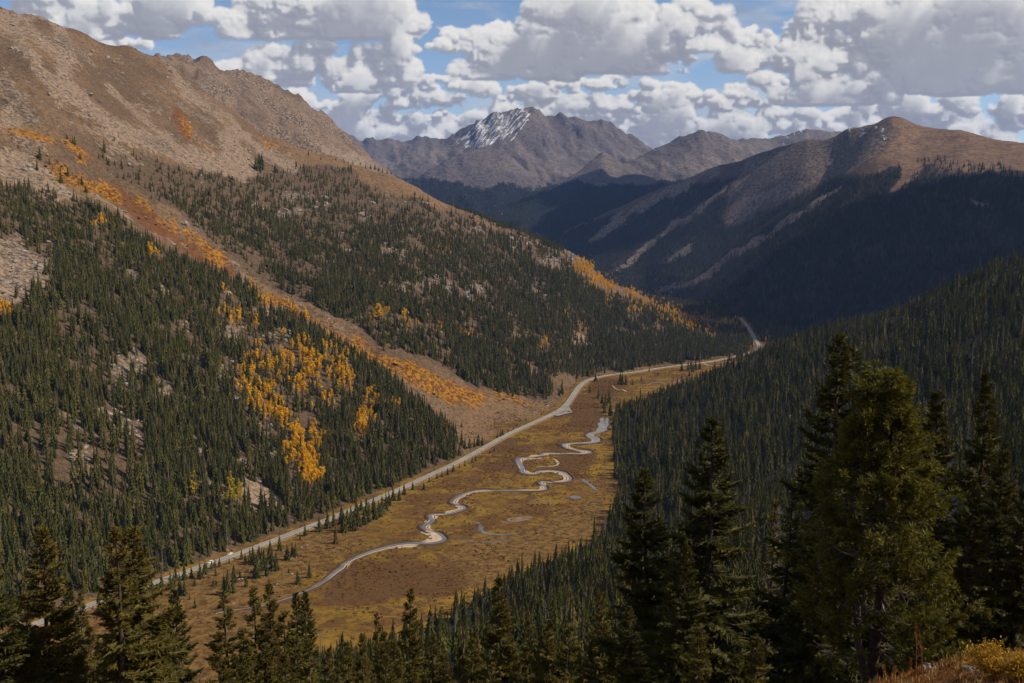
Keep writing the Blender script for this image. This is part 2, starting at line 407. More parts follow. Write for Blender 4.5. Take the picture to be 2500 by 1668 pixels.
# a soft turn where slopes meet the floor
kf = 5.0
soft = ST[0] + kf * np.logaddexp(0, (H - ST[0]) / kf) - kf * math.log(2)
H = np.where(IDX == 0, ST[0], np.maximum(np.minimum(H, soft + 0.0), ST[0]))
# the floor stays smooth below the road and the river
dR, _ = dist_line(XX, YY, ROAD)
wR = sstep(26, 7, np.abs(dR))
H = H * (1 - wR) + np.minimum(H, floor_z(YY) + 0.0) * wR

def height(x, y):
    x = np.asarray(x, float); y = np.asarray(y, float)
    fa = np.clip((x / np.maximum(y, 1e-3) - A[0]) / (A[1] - A[0]), 0, NA - 1.001)
    fy = np.clip((np.log(np.maximum(y, 1.0)) - math.log(100.0)) / (math.log(13500.0 / 100.0) / (NY - 1)), 0, NY - 1.001)
    i = fa.astype(int); j = fy.astype(int); a = fa - i; b = fy - j
    v = (H[i, j] * (1 - a) + H[i + 1, j] * a) * (1 - b) + (H[i, j + 1] * (1 - a) + H[i + 1, j + 1] * a) * b
    return np.where(y < 112, near_z(x, y), v)

def near_z(x, y):
    bump = 0.5 * fbm(x / 9, y / 9, 61, 3) + 0.12 * fbm(x / 1.6, y / 1.6, 62, 3)
    sx, _ = dist_line(np.asarray(x, float), np.asarray(y, float), FOOT)
    return slope_e(x, y, -sx) + bump * np.clip((np.abs(y) + np.abs(x)) / 6, 0, 1)

def comp_at(x, y):
    fa = np.clip(np.rint((x / y - A[0]) / (A[1] - A[0])), 0, NA - 1).astype(int)
    fy = np.clip(np.rint((np.log(y) - math.log(100.0)) / (math.log(13500.0 / 100.0) / (NY - 1))), 0, NY - 1).astype(int)
    return IDX[fa, fy]

PX, PY = project(XX, YY, H)
# what the camera can see of the height field (with some slack): nothing grows where no one looks
elev = (H - CAM_Z) / YY
runmax = np.maximum.accumulate(elev, 1); prev = np.concatenate([np.full((NA, 1), -9.0), runmax[:, :-1]], 1)
HID = (prev - elev) * YY                                # how far below the line of sight, in metres

def hit(px, py, ymin=400.0):
    """where a sight line meets the ground"""
    u, fy, fz = ray(px, py); a = float(u / fy)
    j = int(np.clip(round((a - A[0]) / (A[1] - A[0])), 0, NA - 1)); zr_ = CAM_Z + fz * YG / fy
    b = np.where((H[j] >= zr_) & (YG > ymin))[0]
    if not len(b): return None
    k = b[0]; y0, y1 = YG[max(k - 1, 0)], YG[k]; f0, f1 = zr_[max(k - 1, 0)] - H[j][max(k - 1, 0)], zr_[k] - H[j][k]
    t = f0 / (f0 - f1) if f0 != f1 else 0
    y = y0 + (y1 - y0) * np.clip(t, 0, 1)
    return np.array([a * y, y, float(height(a * y, y))])

# ---- what grows and lies where, as masks (edges broken by noise)
jx = PX + 16 * fbm(XX / 60, YY / 60, 101, 4); jy = PY + 16 * fbm(XX / 60, YY / 60, 102, 4)
M = {k: np.zeros((NA, NY)) for k in ('scree', 'veg', 'rock', 'red', 'snow', 'grass', 'wood')}
isL, isB, isD = IDX == 1, IDX == 2, IDX == 3
def line_mask(pts, w, soft=0.6):
    d, _ = dist_line(jx, jy, pts); return np.clip((w - np.abs(d)) / (w * soft), 0, 1)
def poly_mask(p): return inpoly(jx, jy, p).astype(float)
FOREST_A = [(-300, 430), (0, 455), (60, 450), (130, 480), (215, 500), (289, 525), (370, 588), (408, 615), (481, 648), (596, 705), (681, 772), (787, 825), (885, 885), (957, 935), (990, 960), (1083, 1030), (1113, 1062), (1119, 1112),
            (1050, 1150), (960, 1196), (880, 1228), (760, 1278), (640, 1325), (560, 1352), (460, 1385), (380, 1412), (280, 1440), (200, 1475), (0, 1550), (-300, 1660)]
FOREST_B = [(238, 368), (298, 375), (383, 390), (470, 420), (553, 425), (630, 428), (690, 415), (750, 408), (856, 412), (878, 442), (937, 478), (992, 478), (1026, 478), (1069, 512), (1112, 520), (1175, 542), (1282, 590), (1367, 598), (1400, 640), (1450, 700), (1560, 740),
            (1690, 790), (1815, 800), (1835, 850), (1780, 868), (1715, 880), (1623, 890), (1556, 902), (1480, 908), (1425, 925), (1345, 912), (1294, 886), (1240, 868), (1300, 915), (1345, 930), (1355, 965), (1328, 972), (1253, 970), (1158, 946), (1090, 898), (990, 855), (936, 848),
            (872, 797), (808, 768), (723, 725), (638, 683), (574, 625), (510, 590), (489, 570), (425, 508), (370, 492), (332, 460), (298, 442), (255, 408)]
SHELF = [(1085, 468), (1112, 470), (1175, 492), (1282, 535), (1346, 562), (1400, 600), (1367, 612), (1282, 585), (1175, 535), (1100, 500)]
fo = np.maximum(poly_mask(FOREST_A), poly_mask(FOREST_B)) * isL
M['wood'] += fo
for ln, w in (([(0, 315), (64, 353), (140, 396), (213, 460), (289, 506), (330, 540)], 7), ([(149, 85), (165, 190), (200, 240), (255, 289), (340, 340), (425, 372), (532, 404), (600, 430)], 26),
              ([(370, 566), (430, 592), (481, 617)], 5), ([(20, 60), (60, 120), (120, 190), (150, 260)], 14), ([(400, 150), (470, 240), (560, 310), (640, 370), (720, 410)], 16),
              ([(520, 610), (640, 690), (720, 740), (800, 790), (870, 820)], 10), ([(250, 190), (330, 280), (420, 340)], 12)):
    M['scree'] = np.maximum(M['scree'], line_mask(ln, w) * isL)
for p in ([(0, 352), (85, 400), (150, 445), (205, 490), (140, 490), (60, 450), (0, 440)], [(-200, 560), (0, 590), (60, 590), (110, 640), (145, 690), (95, 720), (40, 745), (-200, 800)], [(0, 250), (50, 270), (60, 310), (0, 310)],
          [(510, 320), (560, 330), (620, 390), (640, 420), (560, 400)], [(575, 1185), (640, 1165), (690, 1200), (707, 1240), (650, 1250), (590, 1225)], [(1395, 810), (1440, 820), (1450, 850), (1390, 845)],
          [(1265, 815), (1300, 830), (1310, 850), (1270, 835)], [(895, 990), (960, 1050), (950, 1060), (890, 1010)]):
    M['scree'] = np.maximum(M['scree'], poly_mask(p) * isL)
for (cx, cy_, rx, ry) in ((325, 900, 75, 45), (185, 830, 25, 30), (490, 790, 40, 30), (650, 770, 60, 35), (560, 830, 40, 40), (690, 815, 50, 25), (570, 930, 45, 55), (270, 1045, 110, 55), (180, 1020, 50, 28), (490, 1110, 40, 30), (640, 1080, 50, 45), (400, 960, 30, 30),
                          (325, 680, 26, 24), (465, 560, 40, 14), (70, 620, 80, 60), (20, 700, 60, 40), (960, 622, 45, 16), (1065, 690, 60, 30), (1150, 718, 30, 30), (895, 540, 30, 14), (720, 480, 40, 14), (1405, 610, 30, 30), (1340, 640, 40, 40), (1290, 600, 50, 18), (1180, 560, 40, 14),
                          (600, 1120, 40, 40), (520, 1190, 40, 25), (215, 1130, 70, 35), (420, 700, 25, 20), (860, 620, 20, 12), (880, 740, 20, 10), (1020, 560, 30, 12), (1000, 700, 30, 15), (1300, 700, 25, 20), (700, 520, 40, 16), (620, 500, 30, 14), (800, 500, 40, 14)):
    M['rock'] = np.maximum(M['rock'], ell(jx, jy, cx, cy_, rx, ry) * isL)
for p in ([(0, 298), (90, 314), (190, 345), (180, 356), (90, 336), (0, 322)], [(58, 372), (100, 384), (180, 426), (240, 440), (302, 478), (292, 502), (240, 474), (170, 452), (105, 422)], [(150, 350), (230, 372), (250, 400), (200, 395)], [(600, 685), (700, 735), (815, 795), (905, 842), (1000, 885), (1075, 925), (1150, 970), (1110, 990), (1010, 945), (900, 880), (780, 815), (680, 760), (600, 705)],
          [(990, 870), (1050, 905), (1130, 940), (1240, 960), (1300, 980), (1362, 988), (1355, 1000), (1280, 992), (1200, 975), (1170, 990), (1130, 975), (1080, 945), (1000, 895)], [(330, 470), (430, 540), (560, 640), (540, 650), (400, 560), (320, 490)],
          [(1035, 752), (1130, 800), (1230, 850), (1290, 885), (1250, 870), (1130, 825), (1040, 770)], [(640, 340), (720, 360), (740, 375), (650, 360)], [(440, 270), (480, 330), (530, 385), (500, 380), (450, 320)]):
    M['veg'] = np.maximum(M['veg'], poly_mask(p) * isL)
M['red'] = np.maximum(M['red'], line_mask([(430, 270), (464, 336), (510, 370), (553, 396)], 14) * isL)
M['red'] = np.maximum(M['red'], line_mask([(280, 470), (350, 520), (440, 590), (560, 660)], 30) * isL * 0.8)
M['rock'] = np.maximum(M['rock'], isL * sstep(0.15, 0.55, fbm(XX / 80, YY / 80, 201, 5)) * sstep(440, 330, PY) * 0.9)
M['scree'] = np.maximum(M['scree'], isL * 0.75 * sstep(0.05, 0.45, fbm(XX / 130, YY / 200, 231, 5)) * sstep(440, 360, PY))
M['rock'] = np.maximum(M['rock'], isL * CRAG * sstep(470, 400, PY))
M['rock'] = np.maximum(M['rock'], isB * sstep(-0.1, 0.4, fbm(XX / 70, YY / 70, 203, 5)))
M['scree'] = np.maximum(M['scree'], isB * line_mask([(600, 330), (680, 345), (800, 370), (900, 405)], 22))
# the dark mountain
TL_D = [(1340, 582), (1420, 550), (1500, 525), (1600, 495), (1700, 455), (1780, 432), (1795, 440), (1775, 480), (1768, 560), (1790, 562), (1850, 522), (1920, 492), (2000, 457), (2035, 440), (2075, 432), (2130, 428), (2190, 408), (2206, 412), (2180, 460), (2150, 492),
        (2190, 472), (2230, 430), (2270, 402), (2300, 430), (2372, 432), (2415, 420), (2496, 436), (2900, 500), (2900, 1000), (1340, 1000)]
STREAK_D = (([(1598, 711), (1691, 694), (1755, 643), (1806, 613), (1862, 579), (1925, 540), (1989, 498), (2053, 455)], 7), ([(1500, 660), (1564, 609), (1628, 562), (1679, 532), (1738, 494), (1777, 464)], 7), ([(1440, 590), (1500, 545), (1564, 506), (1640, 465), (1700, 440)], 9), ([(1640, 640), (1690, 600)], 8), ([(2380, 490), (2420, 500)], 5))
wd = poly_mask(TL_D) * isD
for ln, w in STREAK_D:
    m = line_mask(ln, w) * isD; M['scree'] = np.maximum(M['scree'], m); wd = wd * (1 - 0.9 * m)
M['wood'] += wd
M['scree'] = np.maximum(M['scree'], isD * poly_mask([(1775, 548), (1790, 495), (1900, 455), (1905, 425), (1935, 440), (2040, 405), (2035, 430), (1990, 455), (1900, 485), (1830, 515), (1787, 552)]))
M['scree'] = np.maximum(M['scree'], 0.8 * isD * poly_mask([(1640, 480), (1680, 435), (1760, 398), (1775, 425), (1700, 452), (1660, 475)]))
M['grass'] = np.maximum(M['grass'], isD * poly_mask([(2155, 284), (2177, 278), (2245, 298), (2351, 308), (2600, 360), (2600, 460), (2496, 440), (2400, 430), (2270, 405), (2190, 470), (2150, 495), (2130, 430), (2140, 380), (2200, 330), (2190, 300)]))
M['snow'] = np.maximum(M['snow'], isD * poly_mask([(2065, 310), (2100, 292), (2160, 290), (2200, 312), (2205, 335), (2170, 350), (2110, 345), (2060, 335)]) * 0.75)
M['rock'] = np.maximum(M['rock'], isD * poly_mask([(1840, 375), (2011, 330), (2040, 325), (2065, 305), (2160, 290), (2205, 330), (2150, 370), (2060, 430), (1960, 445), (1900, 430), (1850, 470), (1790, 490), (1800, 430)]))
# far range: snow on the left of the peak, timber on its lower slopes
isF = (IDX >= 4) & (IDX <= 8)
M['snow'] = np.maximum(M['snow'], isF * poly_mask([(1100, 345), (1160, 300), (1205, 276), (1252, 268), (1300, 264), (1292, 290), (1262, 325), (1222, 350), (1200, 365), (1130, 365)]))
M['snow'] = np.maximum(M['snow'], 0.3 * isF * poly_mask([(1200, 280), (1480, 300), (1400, 345), (1250, 360)]))
M['snow'] = np.maximum(M['snow'], 0.6 * isF * poly_mask([(1900, 340), (1938, 316), (1975, 312), (1950, 335), (1905, 355)]))
M['wood'] += isF * poly_mask([(800, 420), (870, 425), (960, 432), (1030, 437), (1100, 440), (1160, 462), (1180, 470), (1215, 445), (1240, 448), (1300, 465), (1330, 455), (1370, 450), (1420, 440), (1400, 600), (800, 600)])
M['wood'] += isF * poly_mask([(1370, 456), (1560, 455), (1620, 440), (1800, 440), (1800, 560), (1370, 560)]) + (IDX == 9) + (IDX == 10)
M['grass'] = np.maximum(M['grass'], isL * sstep(430, 380, PY) * sstep(640, 720, PX)); M['grass'] = np.maximum(M['grass'], isL * poly_mask([(690, 345), (790, 372), (985, 430), (1040, 460), (1100, 500), (1060, 505), (980, 470), (900, 450), (800, 400)]))
M['grass'] = np.maximum(M['grass'], isL * poly_mask([(1115, 1030), (1170, 960), (1300, 975), (1400, 985), (1300, 1035), (1200, 1085), (1120, 1125)]))

veg_gap = sstep(-0.35, 0.35, fbm(XX / 26, YY / 26, 221, 4) + 0.4 * fbm(XX / 90, YY / 90, 222, 3))
M['veg'] = M['veg'] * (0.45 + 0.75 * veg_gap); M['rock'] = np.where(isL & (PY > 430), M['rock'] * sstep(-0.35, 0.3, fbm(XX / 16, YY / 16, 223, 4)), M['rock'])
for k_, n_ in (('scree', 5), ('veg', 3), ('rock', 1), ('red', 6), ('grass', 6), ('snow', 1), ('wood', 2)):
    M[k_] = blur(blur(M[k_], n_, 0), n_, 1)
for ln_, w_ in STREAK_D:
    M['scree'] = np.maximum(M['scree'], 0.95 * blur(line_mask(ln_, w_ * 1.3), 1, 0) * isD)
def ground_mat(name, pal, sc, bumpd, aniso=None):
    """pal: base1 base2 scree rock veg red snow grass wood"""
    m = NT(name, 0.95, 0.1)
    n1 = m.noise(1 / sc, 6, 0.6); n2 = m.noise(5.2 / sc, 5, 0.62); n3 = m.noise(21 / sc, 4, 0.65)
    c = m.mix(m.ramp(n1, 0.38, 0.62), pal[0], pal[1])
    c = m.mix(m.math('MULTIPLY', m.ramp(n2, 0.45, 0.7), 0.45), c, pal[3])
    def lay(c, a, colr, lo=0.3, hi=0.7, w=0.8, tex=n2):
        f = m.math('ADD', m.attr(a), m.math('MULTIPLY', m.math('SUBTRACT', tex, 0.5), w * 2.2))
        f = m.math('MULTIPLY', m.ramp(f, lo, hi), m.ramp(m.attr(a), 0.02, 0.2))
        return m.mix(f, c, colr)
    c = lay(c, 'grass', m.mix(m.ramp(n2, 0.4, 0.65), pal[7], pal[0]))
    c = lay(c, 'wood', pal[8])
    c = lay(c, 'red', pal[5])
    c = lay(c, 'scree', m.mix(m.ramp(n3, 0.40, 0.8), pal[2], pal[3]), w=0.9)
    c = lay(c, 'rock', m.mix(m.ramp(n3, 0.35, 0.68), tuple(v * 0.9 for v in pal[2]), tuple(v * 0.75 for v in pal[3])), w=0.9)
    c = lay(c, 'veg', m.mix(m.ramp(n3, 0.35, 0.65), pal[4], pal[5]), w=0.7)
    st = n3
    if aniso:
        mp = m.n('Mapping'); mp.vector_type = 'TEXTURE'; mp.inputs['Scale'].default_value = aniso[:3]; mp.inputs['Rotation'].default_value = (0, aniso[3], 0); m.l(m.pos(), mp.inputs[0])
        st = m.noise(1.0, 5, 0.62, co=mp.outputs[0], dist=1.1)
    c = lay(c, 'snow', pal[6], 0.92, 1.25, 2.0, st)
    c = m.mix(m.ramp(n3, 0.40, 0.68), c, m.mix(0.55, c, (0.02, 0.016, 0.012)))  # dark specks, finer ones below: rock, and small shadows put into the colour
    n4 = m.noise(75 / sc, 3, 0.6); c = m.mix(m.ramp(n4, 0.42, 0.66), c, m.mix(0.40, c, (0.025, 0.02, 0.015)))
    h = m.math('ADD', m.math('MULTIPLY', n2, 1.0), m.math('MULTIPLY', n3, 0.45))
    m.bump(h, bumpd, 0.9)
    return m.col(c)

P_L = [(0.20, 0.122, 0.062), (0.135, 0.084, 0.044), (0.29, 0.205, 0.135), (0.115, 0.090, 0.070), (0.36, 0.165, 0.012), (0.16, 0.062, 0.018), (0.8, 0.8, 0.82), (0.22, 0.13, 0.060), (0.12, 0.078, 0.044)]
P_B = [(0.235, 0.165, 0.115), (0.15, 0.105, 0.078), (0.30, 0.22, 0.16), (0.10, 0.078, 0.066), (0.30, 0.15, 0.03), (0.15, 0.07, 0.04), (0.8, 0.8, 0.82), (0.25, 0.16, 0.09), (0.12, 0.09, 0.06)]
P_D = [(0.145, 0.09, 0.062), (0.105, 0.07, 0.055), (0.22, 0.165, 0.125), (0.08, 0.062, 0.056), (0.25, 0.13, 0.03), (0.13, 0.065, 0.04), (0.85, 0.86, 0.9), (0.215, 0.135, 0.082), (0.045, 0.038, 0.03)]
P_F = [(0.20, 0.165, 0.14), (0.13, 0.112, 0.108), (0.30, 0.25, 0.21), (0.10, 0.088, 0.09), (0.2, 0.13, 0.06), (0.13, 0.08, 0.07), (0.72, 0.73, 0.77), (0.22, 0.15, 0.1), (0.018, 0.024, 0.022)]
P_E = [(0.08, 0.055, 0.035), (0.06, 0.045, 0.03), (0.2, 0.16, 0.12), (0.10, 0.085, 0.07), (0.25, 0.13, 0.02), (0.12, 0.06, 0.03), (0.8, 0.8, 0.8), (0.15, 0.10, 0.05), (0.035, 0.03, 0.022)]
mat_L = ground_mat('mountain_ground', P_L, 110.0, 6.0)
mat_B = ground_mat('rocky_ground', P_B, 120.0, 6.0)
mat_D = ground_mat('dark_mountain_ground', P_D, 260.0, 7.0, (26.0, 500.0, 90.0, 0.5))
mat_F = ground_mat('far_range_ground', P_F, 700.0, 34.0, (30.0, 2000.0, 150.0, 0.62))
mat_E = ground_mat('forest_floor', P_E, 80.0, 1.0)
# meadow: sedge, willow flats, dry grass
mm = NT('meadow_ground', 0.95, 0.1)
n1 = mm.noise(1 / 85.0, 5, 0.6, dist=0.6); n2 = mm.noise(1 / 24.0, 5, 0.62, dist=0.4); n3 = mm.noise(1 / 5.5, 4, 0.65); n4 = mm.noise(1 / 38.0, 6, 0.68, dist=1.2)
c = mm.mix(mm.ramp(n1, 0.40, 0.58), (0.265, 0.155, 0.018), (0.19, 0.105, 0.016))
c = mm.mix(mm.math('MULTIPLY', mm.ramp(n4, 0.48, 0.56), 0.9), c, (0.125, 0.060, 0.017))
c = mm.mix(mm.math('MULTIPLY', mm.ramp(n2, 0.56, 0.70), 0.7), c, (0.22, 0.145, 0.055))
c = mm.mix(mm.math('MULTIPLY', mm.ramp(n2, 0.42, 0.30), 0.6), c, (0.19, 0.10, 0.010))
dry = mm.math('ADD', mm.attr('dry'), mm.math('MULTIPLY', mm.math('SUBTRACT', n2, 0.5), 0.9))
c = mm.mix(mm.ramp(dry, 0.35, 0.65), c, mm.mix(mm.ramp(n3, 0.4, 0.65), (0.20, 0.115, 0.03), (0.125, 0.064, 0.02)))
dk = mm.math('ADD', mm.attr('wil'), mm.math('MULTIPLY', mm.math('SUBTRACT', n4, 0.5), 1.6))
c = mm.mix(mm.math('MULTIPLY', mm.ramp(dk, 0.35, 0.7), mm.ramp(mm.attr('wil'), 0.02, 0.2)), c, mm.mix(mm.ramp(n3, 0.4, 0.62), (0.095, 0.042, 0.017), (0.16, 0.085, 0.022)))
c = mm.mix(mm.ramp(n3, 0.35, 0.72), c, mm.mix(0.5, c, (0.03, 0.02, 0.01)))
n5 = mm.noise(1 / 2.2, 4, 0.7); c = mm.mix(mm.ramp(n5, 0.35, 0.75), c, mm.mix(0.45, c, (0.03, 0.018, 0.01)))
mm.bump(mm.math('ADD', mm.math('MULTIPLY', n5, 0.6), n3), 0.7, 0.8); mat_meadow = mm.col(c)
DRY = np.zeros((NA, NY)); WIL = np.zeros((NA, NY))
isV = IDX == 0
for p in ([(380, 1440), (600, 1360), (800, 1285), (900, 1300), (780, 1390), (690, 1480), (560, 1520), (440, 1500)], [(380, 1400), (200, 1480), (100, 1700), (700, 1700), (640, 1500)], [(1100, 1330), (1300, 1270), (1480, 1200), (1490, 1290), (1200, 1420), (1000, 1500)]):
    DRY = np.maximum(DRY, 0.75 * poly_mask(p))
for (cx, cy_, rx, ry) in ((980, 1400, 200, 55), (860, 1450, 110, 40), (1240, 1140, 90, 20), (1300, 1250, 60, 14), (1400, 1130, 60, 40), (1430, 1010, 60, 60), (1250, 1090, 90, 25), (1180, 1290, 70, 14), (1480, 950, 60, 30), (1060, 1430, 90, 40), (1150, 1130, 40, 12), (1350, 1090, 50, 14)):
    WIL = np.maximum(WIL, ell(jx, jy, cx, cy_, rx, ry))

DRY = blur(blur(DRY, 8, 0), 8, 1); WIL = blur(blur(WIL, 8, 0), 8, 1)
NAMES = {'floor': ('valley_floor', mat_meadow, 'golden brown wet meadow on the flat valley floor below the road'), 'L': ('mountain_side', mat_L, 'long sunlit tan mountainside rising above the road to the top corner'), 'B': ('rocky_peak', mat_B, 'craggy brown rock peak behind the shoulder of the sunlit mountainside'),
         'D': ('wooded_mountain', mat_D, 'dark wooded mountain with a rounded bare brown top across the valley'), 'F1': ('snowy_mountain', mat_F, 'tallest far grey mountain with snow streaks beside its summit'), 'F1s': ('mountain_spur', mat_F, 'rounded bare spur in front of the snow streaked far mountain'),
         'F2': ('far_mountain', mat_F, 'bare grey far mountain right of the small pyramid hill'), 'F3': ('pyramid_hill', mat_F, 'small bare pyramid shaped hill in front of the far range'), 'F4': ('far_ridge', mat_F, 'farthest jagged grey ridge beside the rounded brown summit'),
         'G': ('forest_hill', mat_F, 'low flat topped hill of blue dark forest at the foot of the far range'), 'E': ('forest_slope', mat_E, 'wooded near slope falling from the viewpoint to the meadow')}
VG = np.stack([XX, YY, H], -1).reshape(-1, 3)
ii, jj = np.meshgrid(np.arange(NA - 1), np.arange(NY - 1), indexing='ij')
q = np.stack([ii * NY + jj, (ii + 1) * NY + jj, (ii + 1) * NY + jj + 1, ii * NY + jj + 1], -1).reshape(-1, 4)
qi = IDX[:-1, :-1].reshape(-1); hid = np.minimum(np.minimum(HID[:-1, :-1], HID[1:, 1:]), np.minimum(HID[1:, :-1], HID[:-1, 1:])).reshape(-1)
TERRAIN = {}
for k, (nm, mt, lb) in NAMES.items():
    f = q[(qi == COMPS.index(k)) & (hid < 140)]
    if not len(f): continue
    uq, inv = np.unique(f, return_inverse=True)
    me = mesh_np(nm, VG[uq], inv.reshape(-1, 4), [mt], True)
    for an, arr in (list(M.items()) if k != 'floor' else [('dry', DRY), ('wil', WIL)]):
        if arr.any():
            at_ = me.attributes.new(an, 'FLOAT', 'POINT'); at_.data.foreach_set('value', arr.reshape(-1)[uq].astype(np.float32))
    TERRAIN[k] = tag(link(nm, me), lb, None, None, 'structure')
# ground round the viewpoint
gx = np.linspace(-85, 85, 171); gy = np.concatenate([np.linspace(-30, 60, 121), np.linspace(61.2, 113, 44)])
GX, GY = np.meshgrid(gx, gy, indexing='ij'); GZ = near_z(GX, GY)
GZ = np.where(GY > 104, GZ - (GY - 104) * 0.15, GZ)
i2, j2 = np.meshgrid(np.arange(len(gx) - 1), np.arange(len(gy) - 1), indexing='ij'); ng = len(gy)
qn = np.stack([i2 * ng + j2, (i2 + 1) * ng + j2, (i2 + 1) * ng + j2 + 1, i2 * ng + j2 + 1], -1).reshape(-1, 4)
nm_ = NT('hillside_grass_ground', 0.95, 0.1)
a1 = nm_.noise(1 / 2.2, 5, 0.6); a2 = nm_.noise(1 / 0.35, 4, 0.65); a3 = nm_.noise(1 / 0.08, 3, 0.6)
c = nm_.mix(nm_.ramp(a1, 0.4, 0.6), (0.20, 0.095, 0.022), (0.13, 0.045, 0.015))
c = nm_.mix(nm_.ramp(a2, 0.45, 0.65), c, (0.19, 0.12, 0.045)); c = nm_.mix(nm_.ramp(a3, 0.4, 0.7), c, (0.05, 0.03, 0.015))
nm_.bump(nm_.math('ADD', a2, nm_.math('MULTIPLY', a3, 0.5)), 0.08, 0.9); mat_near = nm_.col(c)
near = link('hillside_ground', mesh_np('hillside_ground', np.stack([GX, GY, GZ], -1).reshape(-1, 3), qn, [mat_near], True))
tag(near, 'rust and gold grassy hillside under the foreground trees', None, None, 'structure')
# ------------------------------------------------------------------ road
def ribbon(P, w0, w1, lift):
    """strip along P (plan) from offset w0 to w1 (left positive), on the floor plus lift"""
    d = np.gradient(P[:, :2], axis=0); d /= np.linalg.norm(d, axis=1, keepdims=True); nrm = np.stack([-d[:, 1], d[:, 0]], 1)
    w0 = np.broadcast_to(w0, (len(P),)); w1 = np.broadcast_to(w1, (len(P),)); l0, l1 = (lift if isinstance(lift, tuple) else (lift, lift))
    a = P[:, :2] + nrm * w0[:, None]; b = P[:, :2] + nrm * w1[:, None]
    V = np.concatenate([np.column_stack([a, floor_z(a[:, 1]) + l0]), np.column_stack([b, floor_z(b[:, 1]) + l1])]); n = len(P); i = np.arange(n - 1)
    return V, np.stack([i, i + 1, n + i + 1, n + i], 1)
m = NT('asphalt', 0.85, 0.3)
n1 = m.noise(0.35, 4); n2 = m.noise(0.06, 3)
mat_asph = m.col(m.mix(m.ramp(n2, 0.35, 0.65), m.mix(n1, (0.205, 0.195, 0.185), (0.165, 0.157, 0.15)), (0.24, 0.225, 0.205)))
m = NT('road_paint', 0.6); mat_paint = m.col((0.72, 0.68, 0.6))
m = NT('road_paint_yellow', 0.6); mat_ypaint = m.col((0.62, 0.42, 0.08))
m = NT('road_verge', 0.95); n1 = m.noise(0.6, 4); mat_verge = m.col(m.mix(m.ramp(n1, 0.4, 0.6), (0.20, 0.135, 0.075), (0.12, 0.075, 0.035)))
def dense(P, step):
    s = np.concatenate([[0], np.cumsum(np.linalg.norm(np.diff(P[:, :2], axis=0), axis=1))]); t = np.arange(0, s[-1], step)
    return np.column_stack([np.interp(t, s, P[:, k]) for k in range(3)])
RD = dense(ROAD, 6.0)
for _ in range(6): RD[1:-1] = (RD[:-2] + RD[2:] + 2 * RD[1:-1]) / 4
RW = 3.8
road = tag(MB().__class__() and None or link('road', mesh_np('road', *ribbon(RD, -RW, RW, 1.3), [mat_asph], True)), 'pale grey two lane mountain road running down the valley', None, None, 'structure')
V0, Q0 = ribbon(RD, RW, RW + 3.2, (1.3, -0.4)); V1, Q1 = ribbon(RD, -RW - 3.2, -RW, (-0.4, 1.3))
link('verge', mesh_np('verge', np.concatenate([V0, V1]), np.concatenate([Q0, Q1 + len(V0)]), [mat_verge], True), road)
for s_ in (-1, 1): link('edge_line', mesh_np('edge_line', *ribbon(RD, s_ * 3.4 - 0.1, s_ * 3.4 + 0.1, 1.304), [mat_paint]), road)
link('center_line', mesh_np('center_line', *ribbon(RD, -0.16, 0.16, 1.304), [mat_ypaint]), road)
# pull-out on the valley side: a triangle of gravelly asphalt round a grass island
def pave(name, pts, lift, mat):
    W = np.array([on_floor(*p) for p in pts]); W[:, 2] = floor_z(W[:, 1]) + lift
    c = W.mean(0); n = len(W); V = np.vstack([W, c]); return link(name, mesh_np(name, V, np.array([[i, (i + 1) % n, n] for i in range(n)]), [mat]))
po = pave('pullout', [(1352, 1016), (1366, 1009), (1381, 999), (1389, 992), (1391, 998), (1394, 1004), (1398, 1009), (1388, 1011), (1376, 1014), (1362, 1018)], 1.296, mat_asph)
tag(po, 'small paved triangular pull-out beside the bend of the road', None, None, 'structure')
isl = pave('grass_island', [(1364, 1012), (1374, 1007.5), (1382, 1002), (1384, 1001.5), (1383, 1004), (1374, 1009.5)], 1.33, mat_verge); isl.parent = po

# ------------------------------------------------------------------ creek, oxbows and sand bars
m = NT('creek_water', 0.10, 0.5); m.b.inputs['IOR'].default_value = 1.33
n1 = m.noise(0.9, 3, stretch=(1, 1, 1)); m.bump(n1, 0.02, 0.3); mat_water = m.col(m.mix(m.ramp(m.noise(0.05, 3), 0.4, 0.6), (0.17, 0.145, 0.115), (0.12, 0.108, 0.09)))
m = NT('creek_sand', 0.9); n1 = m.noise(0.25, 5); mat_sand = m.col(m.mix(m.ramp(n1, 0.35, 0.65), (0.47, 0.36, 0.25), (0.36, 0.27, 0.18)))
m = NT('bank_soil', 0.95); n1 = m.noise(0.5, 4); mat_bank = m.col(m.mix(n1, (0.05, 0.03, 0.018), (0.09, 0.055, 0.025)))
m = NT('mud', 0.8); n1 = m.noise(0.12, 5); mat_mud = m.col(m.mix(m.ramp(n1, 0.4, 0.6), (0.20, 0.15, 0.10), (0.14, 0.095, 0.045)))
def px6(l): return [(800 + x / 2.936, 850 + y / 2.936) for x, y in l]
